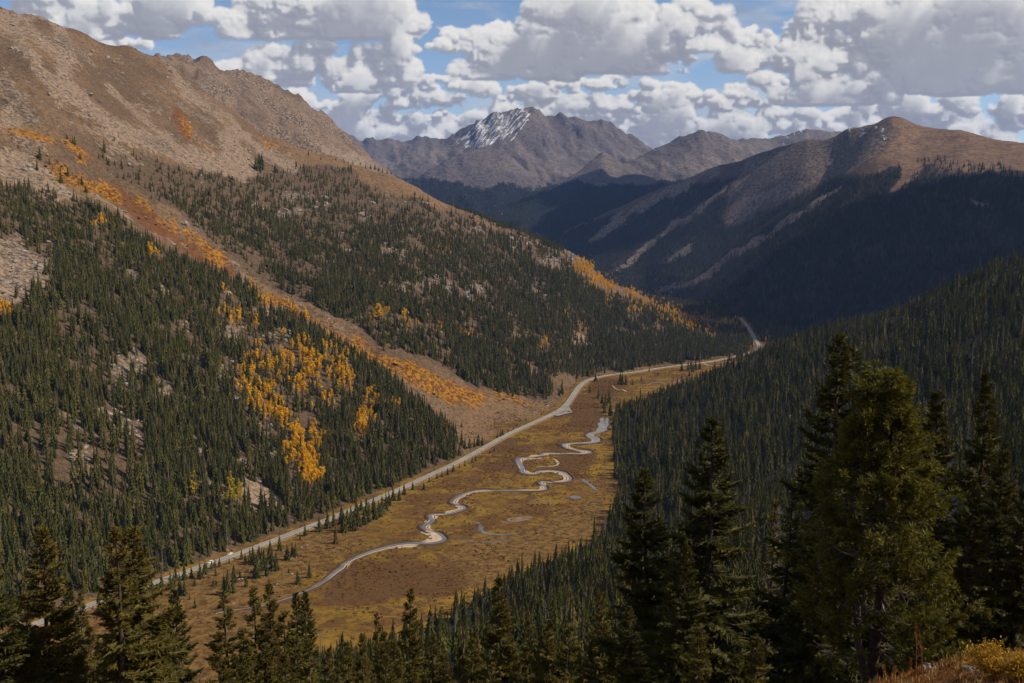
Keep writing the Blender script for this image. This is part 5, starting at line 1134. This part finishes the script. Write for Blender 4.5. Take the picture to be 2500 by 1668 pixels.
# ------------------------------------------------------------------ foreground trees with real boughs and needle sprays
def needle_mat(name, c1, c2, c3, sc, tr=0.28):
    m = NT(name, 0.65, 0.2); n = m.noise(sc, 3, 0.6); n2 = m.noise(sc * 9, 2, 0.6)
    c = m.mix(m.ramp(n, 0.36, 0.66), c1, c2); c = m.mix(m.ramp(n2, 0.35, 0.75), c, c3); m.col(c)
    t = m.n('BsdfTranslucent'); m.set(t.inputs[0], m.mix(1.0, c, (1.0, 0.95, 0.5), 'MULTIPLY')); mx = m.n('MixShader'); mx.inputs[0].default_value = tr
    m.l(m.b.outputs[0], mx.inputs[1]); m.l(t.outputs[0], mx.inputs[2]); m.l(mx.outputs[0], m.out.inputs[0]); return m.m
mat_nd = needle_mat('spruce_sprays', (0.135, 0.112, 0.022), (0.19, 0.145, 0.026), (0.062, 0.056, 0.014), 1.1)
mat_nd_dark = needle_mat('spruce_sprays_dark', (0.075, 0.076, 0.018), (0.13, 0.112, 0.024), (0.038, 0.040, 0.012), 1.1)
mat_pine = needle_mat('pine_needles', (0.12, 0.118, 0.018), (0.19, 0.165, 0.026), (0.050, 0.052, 0.012), 1.4)
mat_cone = needle_mat('spruce_cones', (0.20, 0.085, 0.022), (0.27, 0.12, 0.03), (0.12, 0.05, 0.015), 3.0, 0.05)
mat_fbark = foliage_mat('rough_bark', (0.075, 0.055, 0.042), (0.10, 0.075, 0.058), (0.04, 0.03, 0.024), 6.0)
mat_grey = foliage_mat('bare_twigs', (0.19, 0.16, 0.14), (0.25, 0.215, 0.185), (0.11, 0.09, 0.08), 5.0)

def nrm(v): return v / np.maximum(np.linalg.norm(v, axis=-1, keepdims=True), 1e-9)
def sprays(b, P, D, L, W, r, m=0):
    """needle sprays: two crossed slim blades each"""
    n = len(P); D = nrm(D); up = nrm(r.normal(size=(n, 3))); s1 = nrm(np.cross(D, up)); s2 = np.cross(D, s1); V = []; 
    for s in (s1, s2):
        V += [P, P + D * (L * 0.42)[:, None] + s * (W / 2)[:, None], P + D * L[:, None], P + D * (L * 0.42)[:, None] - s * (W / 2)[:, None]]
    V = np.stack(V, 1).reshape(-1, 3); k = np.arange(n)[:, None] * 8
    b.add(V, Q=np.concatenate([k + [0, 1, 2, 3], k + [4, 5, 6, 7]]), m=m)

def spruce_near(seed, H=12.0, Rb=2.0, nb=170, bare=0.03, gaps=0.0, cones=0.0, leaders=(), tw=1.0, green=1.0, droop=1.0, power=0.75):
    """returns meshes (trunk, branches, sprays, cones) of one spruce"""
    r = np.random.default_rng(seed); tb, bb, sp, cb = MB(), MB(), MB(), MB()
    lean = r.normal(size=2) * 0.012 * H
    def axis_pt(z): return np.array([lean[0] * (z / H) ** 2 + 0.03 * math.sin(z * 1.3), lean[1] * (z / H) ** 2 + 0.03 * math.cos(z), z])
    zs = np.linspace(-0.6, H, 14); tb.tube([axis_pt(max(z, 0)) + (0, 0, min(z, 0)) for z in zs], np.interp(zs, [-0.6, 0, 0.3 * H, H], [0.020 * H, 0.0145 * H, 0.010 * H, 0.0015 * H]), 9)
    stems = [(0.0, 0.0, bare * H, H, 1.0)]
    for (ang, dist, z0, z1, wf) in leaders: stems.append((math.cos(ang) * dist, math.sin(ang) * dist, z0 * H, z1 * H, wf))
    for si, (ox, oy, z0, z1, wf) in enumerate(stems):
        if si: tb.tube([axis_pt(z0), axis_pt((z0 * 2 + z1) / 3) + (ox, oy, 0), axis_pt(z1) * (1, 1, 0) + (ox, oy, z1)], [0.05, 0.04, 0.008], 6)
        n_ = int(nb * (z1 - z0) / H * (0.8 if si else 1)); hs = z0 + (z1 - z0) * (np.arange(n_) + r.random(n_)) / n_
        for z in hs:
            f = (z - z0) / (z1 - z0) if si else z / H
            rad = Rb * wf * (1 - f) ** power * (0.75 + 0.4 * r.random()) + 0.10
            if r.random() < gaps * (1 - f): rad *= 0.35
            L = rad; ph = r.random() * 6.283; p0 = axis_pt(z) + ((ox, oy, 0) if si else (0, 0, 0))
            pit = math.radians(np.interp(f, [0, 0.5, 0.85, 1], [-22, -6, 18, 55]) + r.normal() * 7)
            nseg = 6; t = np.linspace(0, 1, nseg + 1); hd = np.array([math.cos(ph), math.sin(ph), 0]); sd = np.array([-math.sin(ph), math.cos(ph), 0])
            sag = droop * 0.16 * L * (1 - 0.7 * f)
            pts = p0 + hd * (L * t * math.cos(pit))[:, None] + np.array([0, 0, 1.0]) * (L * t * math.sin(pit) - sag * np.sin(t * math.pi * 0.85) + 0.10 * L * t ** 3)[:, None] + sd * (0.08 * L * r.normal() * t * t)[:, None]
            bb.tube(pts, np.linspace(0.010 + 0.010 * L, 0.003, nseg + 1), 4)
            if r.random() > green * (0.35 + 0.65 * min(1, f * 2)) and green < 1:      # bare grey bough with twigs
                m_ = int(6 + 7 * L); tq = 0.2 + 0.8 * r.random(m_); q0 = np.stack([np.interp(tq, t, pts[:, k]) for k in range(3)], 1); sg = np.where(r.random(m_) < 0.5, -1, 1)
                for a_, s_ in zip(q0, sg): bb.tube([a_, a_ + (hd * 0.5 + sd * s_ * 0.8 + (0, 0, -0.25 + 0.3 * r.normal())) * (0.12 + 0.3 * r.random())], [0.005, 0.002], 3)
                continue
            m_ = int(max(12, L * 50 * tw)); tq = 0.12 + 0.9 * (np.arange(m_) + r.random(m_)) / m_; tq = np.clip(tq, 0, 1.0)
            q0 = np.stack([np.interp(tq, t, pts[:, k]) for k in range(3)], 1); sg = np.where(np.arange(m_) % 2 == 0, -1, 1)
            bd = nrm(np.stack([np.interp(tq, t, np.gradient(pts[:, k])) for k in range(3)], 1))
            spread_ = (0.55 + 0.5 * r.random(m_)); dirs = bd * (0.75) + sd * (sg * spread_)[:, None] + np.array([0, 0, 1.0]) * (-0.12 - 0.32 * (1 - f) * droop + 0.28 * r.normal(size=m_))[:, None]
            ln = (0.20 + 0.16 * min(L, 2.0)) * (1.15 - 0.55 * tq) * (0.7 + 0.6 * r.random(m_)); sprays(sp, q0, dirs, ln, 0.16 * ln + 0.022, r)
            # second order: shorter sprays leaving the first
            k2 = r.random(m_) < 0.85; q1 = q0[k2] + nrm(dirs[k2]) * (ln[k2] * 0.45)[:, None]; d1 = nrm(dirs[k2]) + 0.75 * r.normal(size=(k2.sum(), 3)) * [1, 1, 0.6]; l1 = ln[k2] * 0.62; sprays(sp, q1, d1, l1, 0.17 * l1 + 0.018, r)
            if cones and f > 0.72 and r.random() < cones:
                nc = r.integers(3, 8); c0 = pts[-1] + r.normal(size=(nc, 3)) * 0.09 - hd * L * 0.2 * r.random((nc, 1))
                sprays(cb, c0, np.tile([0, 0, -1.0], (nc, 1)) + 0.25 * r.normal(size=(nc, 3)), np.full(nc, 0.10), np.full(nc, 0.045), r)
        # the leading shoot
        tip = axis_pt(z1) + ((ox, oy, 0) if si else (0, 0, 0)); q0 = tip - np.array([0, 0, 1.0]) * (np.linspace(0, 0.7, 26))[:, None]; sprays(sp, q0, np.array([0, 0, 1.0]) * 0.8 + r.normal(size=(26, 3)) * [0.55, 0.55, 0.2], np.full(26, 0.20), np.full(26, 0.05), r)
    return tb, bb, sp, cb
NEAR = {}
def reg(key, dark=False, **kw):
    tb, bb, sp, cb = spruce_near(**kw)
    NEAR[key] = dict(H=kw['H'], trunk=tb.mesh('trunk', [mat_fbark], True), branches=bb.mesh('branches', [mat_grey if kw.get('green', 1) < 1 else mat_fbark]), crown=sp.mesh('crown', [mat_nd_dark if dark else mat_nd]), cones=cb.mesh('cones', [mat_cone]) if cb.n else None)
reg('coned', seed=1, H=12.0, Rb=2.0, nb=185, gaps=0.25, cones=0.9)
reg('coned_slim', seed=2, H=12.0, Rb=1.65, nb=160, gaps=0.3, cones=0.8)
reg('dark', seed=3, H=12.0, Rb=2.1, nb=185, gaps=0.08, dark=True)
reg('dark_slim', seed=4, H=12.0, Rb=1.6, nb=170, gaps=0.15, dark=True)
reg('ragged', seed=5, H=12.0, Rb=1.75, nb=125, gaps=0.45, cones=0.3)
reg('many_top', seed=6, H=15.0, Rb=2.7, nb=190, dark=True, leaders=((0.3, 0.55, 0.55, 0.965, 0.30), (0.1, 1.15, 0.45, 0.90, 0.26)), cones=0.2)
reg('young', seed=7, H=5.0, Rb=0.95, nb=80, tw=1.3)
reg('halfdead', seed=8, H=11.0, Rb=1.05, nb=150, green=0.42, tw=0.7)
reg('olive', seed=9, H=10.0, Rb=1.7, nb=140, gaps=0.2)

def place_near(key, px, py, Y, label, w=1.0, group=None, name='spruce_tree', rz=None, H=None):
    P = at(px, py, Y); g = float(near_z(P[0], P[1]) if Y < 112 else height(P[0], P[1])); d = NEAR[key]
    h = H or (P[2] - g); s = h / d['H']
    o = empty(name, (P[0], P[1], g), rz if rz is not None else random.random() * 6.28); o.scale = (s * w, s * w, s)
    for k in ('trunk', 'branches', 'crown', 'cones'):
        if d.get(k):
            c = link(k, d[k], o)
            if k == 'cones': c['kind'] = 'stuff'
    return tag(o, label, 'tree', group)

F_ = place_near
F_('dark', -12, 1335, 34, 'dark spruce cut by the photo edge at the bottom left corner', 1.2)
F_('coned', 97, 1298, 35, 'spruce with pale bare top shoot and cone clusters, near the bottom left corner', 1.12, rz=0.5)
F_('coned_slim', 277, 1297, 34, 'cone laden spruce with pale tip, just left of its taller leaning twin', 1.15, rz=2.0)
F_('coned', 326, 1290, 35.5, 'tallest cone laden orange tipped spruce of the left foreground pair', 1.3, rz=4.0)
F_('dark_slim', 166, 1425, 52, 'small spruce behind the pale tipped spruce at the left', 0.9)
F_('ragged', 200, 1448, 60, 'thin spruce standing below the near end of the road', 0.8)
F_('dark', 432, 1452, 47, 'solid dark cone shaped spruce beside the open strip of meadow', 0.92)
F_('olive', 385, 1560, 38, 'low olive spruce leaning over the strip of meadow', 0.9)
F_('ragged', 557, 1456, 50, 'ragged spruce just right of the open strip of meadow', 1.25)
F_('ragged', 619, 1438, 54, 'pointed ragged spruce second right of the meadow strip', 1.05)
F_('coned_slim', 653, 1432, 56, 'slender spruce with thin top third right of the meadow strip', 1.0)
F_('dark_slim', 726, 1452, 58, 'left one of two close thin spruce tips by the creek end', 0.95)
F_('dark_slim', 741, 1450, 62, 'right one of two close thin spruce tips by the creek end', 0.95)
F_('olive', 688, 1496, 52, 'shorter olive spruce between the thin spruces near the creek end', 1.1)
F_('coned_slim', 1000, 1440, 60, 'spruce with sharp tip rising before the brown willow flat', 0.95)
F_('ragged', 925, 1500, 66, 'ragged spruce left of the sharp tipped one before the willow flat', 0.8)
F_('coned', 1223, 1414, 50, 'broad olive spruce standing alone in the bottom centre', 1.0)
F_('coned_slim', 1293, 1515, 56, 'small spruce right of the broad bottom centre spruce', 0.95)
F_('ragged', 1464, 1447, 48, 'loose spruce with twisted top left of the big dark spruces', 1.05)
F_('dark', 1596, 1148, 37, 'big dark spruce leftmost of the right foreground group', 1.2)
F_('dark', 1739, 1041, 34, 'tall dark spruce with stepped narrow top in the right foreground group', 1.25, rz=2.2)
F_('halfdead', 1885, 1235, 40, 'half dead spruce with bare grey lower boughs', 1.0)
F_('halfdead', 1918, 1208, 37, 'half dead spruce beside its twin, with long bare reddish trunk', 1.0, rz=2.4)
F_('many_top', 2046, 826, 36, 'tallest foreground spruce with three pointed tops', 1.12, rz=0.0)
F_('dark_slim', 2290, 962, 37, 'narrow spruce behind the big pine on its right', 1.15)
F_('dark_slim', 2410, 917, 36, 'tall narrow spruce with ragged boughs near the right edge', 0.95, rz=1.0)
F_('dark', 2445, 1084, 32, 'shorter dark spruce in front of the tall narrow one near the right edge', 0.85)
F_('dark', 2512, 1078, 30, 'dark spruce cut by the right photo edge', 0.9)
F_('dark', 2365, 1180, 30, 'dense dark spruce filling the gap right of the big pine', 1.0)
F_('young', 1703, 1540, 24, 'young light green spruce at the foot of the tall dark spruces', 1.0)
F_('young', 1850, 1560, 25, 'young bright spruce beside the half dead trunks', 1.1)
F_('dark', 1655, 1330, 30, 'dark spruce filling the gap between the two big dark spruces', 1.05)
F_('dark', 1990, 1280, 31, 'dark spruce crowding the foot of the three topped spruce', 1.05)
F_('dark', 1545, 1480, 29, 'low dark spruce at the foot of the leftmost big dark spruce', 1.2)
for px, py, Y in ((55, 1455, 44), (150, 1490, 42), (222, 1530, 40), (335, 1490, 46), (395, 1520, 44), (262, 1565, 38), (28, 1530, 38), (118, 1585, 36), (365, 1600, 36), (190, 1600, 35), (310, 1610, 35), (60, 1620, 34), (590, 1540, 50), (640, 1530, 52), (610, 1585, 44), (715, 1560, 46), (575, 1610, 40), (670, 1610, 42), (800, 1585, 50), (850, 1570, 54),
                  (960, 1570, 52), (1055, 1552, 56), (1120, 1585, 50), (1160, 1545, 60), (900, 1610, 46), (1010, 1615, 46), (1340, 1560, 54), (1390, 1530, 50), (1440, 1570, 46), (1260, 1600, 48), (1200, 1620, 44), (760, 1620, 42), (1500, 1560, 40), (530, 1575, 36), (590, 1600, 35), (650, 1575, 37), (700, 1600, 36), (750, 1570, 38), (845, 1610, 37), (945, 1600, 38), (1080, 1600, 38), (1310, 1590, 38), (1420, 1600, 36)):
    F_(random.choice(['olive', 'ragged', 'coned_slim', 'olive', 'coned']), px, py, Y, 'olive green spruce in the crowded bottom row below the meadow', random.uniform(0.95, 1.25), 'spruces along the bottom edge')
rf = random.Random(5); made = 0
for _ in range(900):
    px = rf.uniform(-60, 1560); Y = rf.uniform(40, 105); h = rf.uniform(7, 12)
    P = at(px, 1000, Y); g = float(near_z(P[0], P[1])); tp = project(P[0], P[1], g + h)
    lo = 1450 if px < 415 else 1490
    if tp[1] < lo or tp[1] > 1640 or 415 < px < 560: continue
    F_(rf.choice(['olive', 'ragged', 'coned_slim', 'dark_slim', 'olive']), tp[0], tp[1], Y, 'olive green spruce in the crowded bottom row below the meadow', rf.uniform(0.85, 1.15), 'spruces along the bottom edge', H=h); made += 1
    if made >= 26: break
print('bottom row', made)

# ---- the big pine
def pine(seed=3, H=8.2):
    r = np.random.default_rng(seed); tb, bb, sp, gb = MB(), MB(), MB(), MB()
    zs = np.linspace(-0.5, H, 16); ax = lambda z: np.array([0.10 * math.sin(z * 0.7), 0.08 * math.sin(z * 0.9 + 1), z])
    tb.tube([ax(z) for z in zs], np.interp(zs, [-0.5, 0, 0.4, 0.5 * H, H], [0.26, 0.19, 0.155, 0.10, 0.02]), 12)
    tb.tube([ax(0.1) + (-0.02, 0, 0), ax(1.6) + (-0.55, 0.15, 0), ax(3.5) + (-0.7, 0.25, 0), ax(5.4) + (-0.75, 0.3, 0)], [0.13, 0.10, 0.07, 0.02], 9)
    stems = [(np.zeros(3), 1.15, H, 112, 1.0), (np.array([-0.72, 0.28, 0]), 2.2, H * 0.72, 26, 0.75), (np.array([0.5, 0.0, 0]), H * 0.72, H * 0.955, 14, 0.35), (np.array([-0.62, 0.1, 0]), H * 0.70, H * 0.90, 12, 0.35)]
    for (off, z0, z1, n_, wf) in stems:
        if z0 > H * 0.6: tb.tube([ax(z0 - 0.5), ax((z0 + z1) / 2) + off * 0.8, ax(z1) + off], [0.05, 0.035, 0.01], 6)
        for z in z0 + (z1 - z0) * (np.arange(n_) + r.random(n_)) / n_:
            if z1 > 0.99 * H: z = min(0.44 * round(z / 0.44) + 0.05 * r.normal(), H - 0.1)
            f = (z - 1.15) / (H - 1.15); L = wf * (2.45 * (1 - max(f, 0)) ** 1.0 * (0.5 + 0.62 * r.random()) + 0.25) * (0.8 if z < 1.8 else 1); ph = r.random() * 6.283
            hd = np.array([math.cos(ph), math.sin(ph), 0]); sd = np.array([-math.sin(ph), math.cos(ph), 0]); p0 = ax(z) + off
            pit = math.radians(np.interp(f, [0, 0.5, 1], [-6, 18, 55]) + 9 * r.normal()); t = np.linspace(0, 1, 8)
            pts = p0 + hd * (L * t * math.cos(pit))[:, None] + np.array([0, 0, 1.0]) * (L * (t * math.sin(pit) - 0.18 * np.sin(3 * t) + 0.22 * t ** 2.5))[:, None] + sd * (0.14 * L * r.normal() * np.sin(t * 2.4))[:, None]
            bare_ = r.random() < (0.13 if z < H * 0.6 else 0.0) and L < 1.7
            (gb if bare_ else bb).tube(pts, np.linspace(0.012 + 0.014 * L, 0.005, 8), 5)
            m_ = int(5 + 9 * L)
            for q in range(m_):
                u = 0.25 + 0.75 * (q + r.random()) / m_; a = np.array([np.interp(u, t, pts[:, k]) for k in range(3)]); s_ = -1 if q % 2 else 1
                d = hd * (0.6 + 0.3 * r.random()) + sd * s_ * (0.55 + 0.3 * r.random()) + np.array([0, 0, 0.25 + 0.35 * r.normal()]); l = (0.22 + 0.55 * r.random()) * (1.2 - 0.6 * u) * min(1.0, 0.4 + L)
                e = a + d * l; mid = a + d * l * 0.5 + np.array([0, 0, -0.06 * l])
                if bare_ or (u < 0.5 and r.random() < 0.35 and z < H * 0.75):
                    gb.tube([a, mid, e + r.normal(size=3) * 0.05], [0.008, 0.006, 0.003], 3)
                    if r.random() < 0.6: gb.tube([mid, mid + r.normal(size=3) * 0.16], [0.005, 0.002], 3)
                    continue
                bb.tube([a, mid, e], [0.009, 0.007, 0.004], 3)
                for c0, ts in ((e, 1.0), (mid * 0.4 + e * 0.6 + r.normal(size=3) * 0.03, 0.85), (a * 0.4 + mid * 0.6 + r.normal(size=3) * 0.05, 0.6)):
                    if (ts < 0.7 and u < 0.6) or (ts < 0.9 and r.random() < 0.12): continue
                    k = 20; dd = nrm(d + np.array([0, 0, 0.35]))[None] * 0.9 + r.normal(size=(k, 3)) * 0.55; sprays1(sp, np.tile(c0, (k, 1)), dd, np.full(k, 0.165 * (0.8 + 0.4 * r.random()) * ts + 0.02), np.full(k, 0.025), r)
    for z in np.linspace(H - 0.8, H, 12):
        k = 16; sprays1(sp, np.tile(ax(z), (k, 1)), np.array([0, 0, 0.6]) + r.normal(size=(k, 3)) * 0.7, np.full(k, 0.16), np.full(k, 0.036), r)
    return tb, bb, sp, gb
def sprays1(b, P, D, L, W, r):
    n = len(P); D = nrm(D); s = nrm(np.cross(D, r.normal(size=(n, 3))))
    V = np.stack([P, P + D * (L * 0.55)[:, None] + s * (W / 2)[:, None], P + D * L[:, None], P + D * (L * 0.55)[:, None] - s * (W / 2)[:, None]], 1).reshape(-1, 3); b.add(V, Q=np.arange(n)[:, None] * 4 + [0, 1, 2, 3])
tb, bb, sp, gb = pine()
P = at(2172, 925, 27.0); g = float(near_z(P[0], P[1])); o = empty('pine_tree', (P[0], P[1], g), 0.6); s_ = (P[2] - g) / 8.2; o.scale = (s_ * 0.98, s_ * 0.98, s_)
link('trunk', tb.mesh('trunk', [mat_fbark], True), o); link('branches', bb.mesh('branches', [mat_fbark]), o); link('crown', sp.mesh('crown', [mat_pine]), o); d_ = link('dead_branch', gb.mesh('dead_branch', [mat_grey]), o)
d_['kind'] = 'stuff'; d_['label'] = 'bare grey twisted twigs inside the crown'
tag(o, 'big bushy pine with tufted needles and bare grey twigs in the right foreground', 'tree')

# ---- knoll at the lower right: willow bush, stones, seed stalks, grass
mat_wil = needle_mat('willow_leaves_gold', (0.42, 0.24, 0.018), (0.50, 0.33, 0.03), (0.24, 0.12, 0.012), 5.0, 0.3)
mat_straw = foliage_mat('dry_straw', (0.42, 0.26, 0.09), (0.50, 0.33, 0.13), (0.30, 0.15, 0.05), 12.0)
mat_stalk = foliage_mat('rusty_stalk', (0.30, 0.11, 0.03), (0.36, 0.16, 0.045), (0.20, 0.09, 0.02), 14.0)
mat_stone = foliage_mat('lichen_stone', (0.20, 0.17, 0.145), (0.25, 0.21, 0.18), (0.12, 0.10, 0.09), 2.5)
def ground_at(px, py, y0=8.0, y1=60.0):
    for Y in np.linspace(y0, y1, 400):
        P = at(px, py, Y)
        if near_z(P[0], P[1]) >= P[2]: return P
    return at(px, py, y1 * 0.5)
def willow(px, py, rad, h, label, seed):
    r = np.random.default_rng(seed); P = ground_at(px, py); o = empty('willow_bush', (P[0], P[1], float(near_z(P[0], P[1])))); tag(o, label, 'bush'); st, lf = MB(), MB()
    for i in range(46):
        a = r.random() * 6.283; R_ = rad * math.sqrt(r.random()); e = np.array([math.cos(a) * R_, math.sin(a) * R_, h * (1 - 0.45 * (R_ / rad) ** 2) * (0.75 + 0.3 * r.random())]); t = np.linspace(0, 1, 5)[:, None]
        pts = e * np.concatenate([t ** 1.1, t ** 1.1, t ** 0.8], 1); st.tube(pts, np.linspace(0.012, 0.003, 5), 4)
        k = 46; u = 0.3 + 0.7 * r.random(k); q0 = np.stack([np.interp(u, t[:, 0], pts[:, c_]) for c_ in range(3)], 1) + r.normal(size=(k, 3)) * 0.06
        sprays1(lf, q0, r.normal(size=(k, 3)) + [0, 0, 0.5], 0.055 + 0.04 * r.random(k), np.full(k, 0.03), r)
    st.build('stems', mat_stalk, o); lf.build('leaves', mat_wil, o)
willow(2420, 1655, 0.62, 0.80, 'golden leafed willow bush on the rusty knoll at the lower right', 1)
willow(2492, 1662, 0.40, 0.55, 'low golden willow at the photo corner beside the larger bush', 2)
def stone(px, py, s, seed, label):
    P = ground_at(px, py); o = link('boulder', rock_mesh(seed, 'boulder', mat_stone, 0.75)); o.location = (P[0], P[1], float(near_z(P[0], P[1])) + 0.08 * s); o.scale = (s, s * 0.8, s * 0.75); o.rotation_euler = (0.1, 0.05, seed); tag(o, label, 'rock')
stone(2270, 1640, 0.50, 11, 'rounded grey boulder at the edge of the rusty knoll'); stone(2370, 1641, 0.34, 12, 'small grey stone just left of the golden willow bush'); stone(2450, 1632, 0.36, 13, 'grey stone behind the golden willow bush')
def stalk(px, py, h, label, seed, mat, top=0.45, spread=0.07, y0=8.0):
    r = np.random.default_rng(seed); P = ground_at(px, py, y0); o = empty('seed_stalk', (P[0], P[1], float(near_z(P[0], P[1])))); tag(o, label, 'plant', None); st, hd = MB(), MB()
    ln = r.normal(size=2) * 0.08 * h; t = np.linspace(0, 1, 6); pts = np.column_stack([ln[0] * t ** 2, ln[1] * t ** 2, h * t]); st.tube(pts, np.linspace(0.009, 0.004, 6), 4)
    k = 46; u = 1 - top * r.random(k); q0 = np.stack([np.interp(u, t, pts[:, c_]) for c_ in range(3)], 1); d = np.column_stack([r.normal(size=k) * 0.6, r.normal(size=k) * 0.6, np.full(k, 0.9)])
    sprays(hd, q0, d, spread * (1.6 - (u - 1 + top) / top) * (0.7 + 0.6 * r.random(k)), np.full(k, 0.018), r)
    st.build('stem', mat, o); hd.build('seed_head', mat, o)
for i, (px, py, h, mt, lb) in enumerate([(2235, 1666, 1.55, mat_stalk, 'tallest rusty seed stalk in front of the pine trunk'), (2250, 1668, 1.25, mat_stalk, 'leaning rusty seed stalk beside the tallest one'), (2218, 1667, 0.62, mat_stalk, 'short rusty stalk left of the tallest stalk'), (2315, 1662, 0.42, mat_straw, 'single straw seed head before the rounded boulder'),
                                     (2136, 1668, 0.52, mat_straw, 'straw stalk left of the pine trunk'), (2156, 1668, 0.50, mat_straw, 'straw stalk touching the pine trunk base'), (2276, 1650, 0.30, mat_straw, 'short straw head above the rounded boulder'), (2482, 1650, 0.35, mat_straw, 'straw stalk beside the corner willow'), (2185, 1668, 0.40, mat_straw, 'straw stalk just right of the pine trunk'), (1995, 1668, 0.55, mat_stalk, 'feathery rusty stalk below the three topped spruce')]):
    stalk(px, py, h, lb, 40 + i, mt)
# short grass on the knoll
r = np.random.default_rng(77); n = 5200; gx_ = r.uniform(3, 22, n); gy_ = r.uniform(13, 32, n); gz_ = near_z(gx_, gy_); pp = project(gx_, gy_, gz_); kp = (pp[0] > 1900) & (pp[0] < 2560) & (pp[1] < 1730); gx_, gy_, gz_ = gx_[kp], gy_[kp], gz_[kp]; n = len(gx_)
def tuft_mesh(seed, mat):
    q = np.random.default_rng(seed); b = MB(); k = 22; sprays1(b, np.column_stack([q.normal(size=k) * 0.05, q.normal(size=k) * 0.05, np.zeros(k)]), np.column_stack([q.normal(size=k) * 0.45, q.normal(size=k) * 0.45, np.ones(k)]), q.uniform(0.08, 0.22, k), np.full(k, 0.016), q); return b.mesh('grass_tuft', [mat])
s = r.uniform(0.6, 1.5, n)
scatter('hillside_grass', [tuft_mesh(1, mat_straw), tuft_mesh(2, mat_stalk), tuft_mesh(3, mat_stalk)], np.column_stack([gx_, gy_, gz_ - 0.02]), np.column_stack([s, s, s]), np.column_stack([0 * s, 0 * s, r.random(n) * 6.28]), r.integers(0, 3, n), 'short rusty and straw coloured grass on the knoll', 'grass')
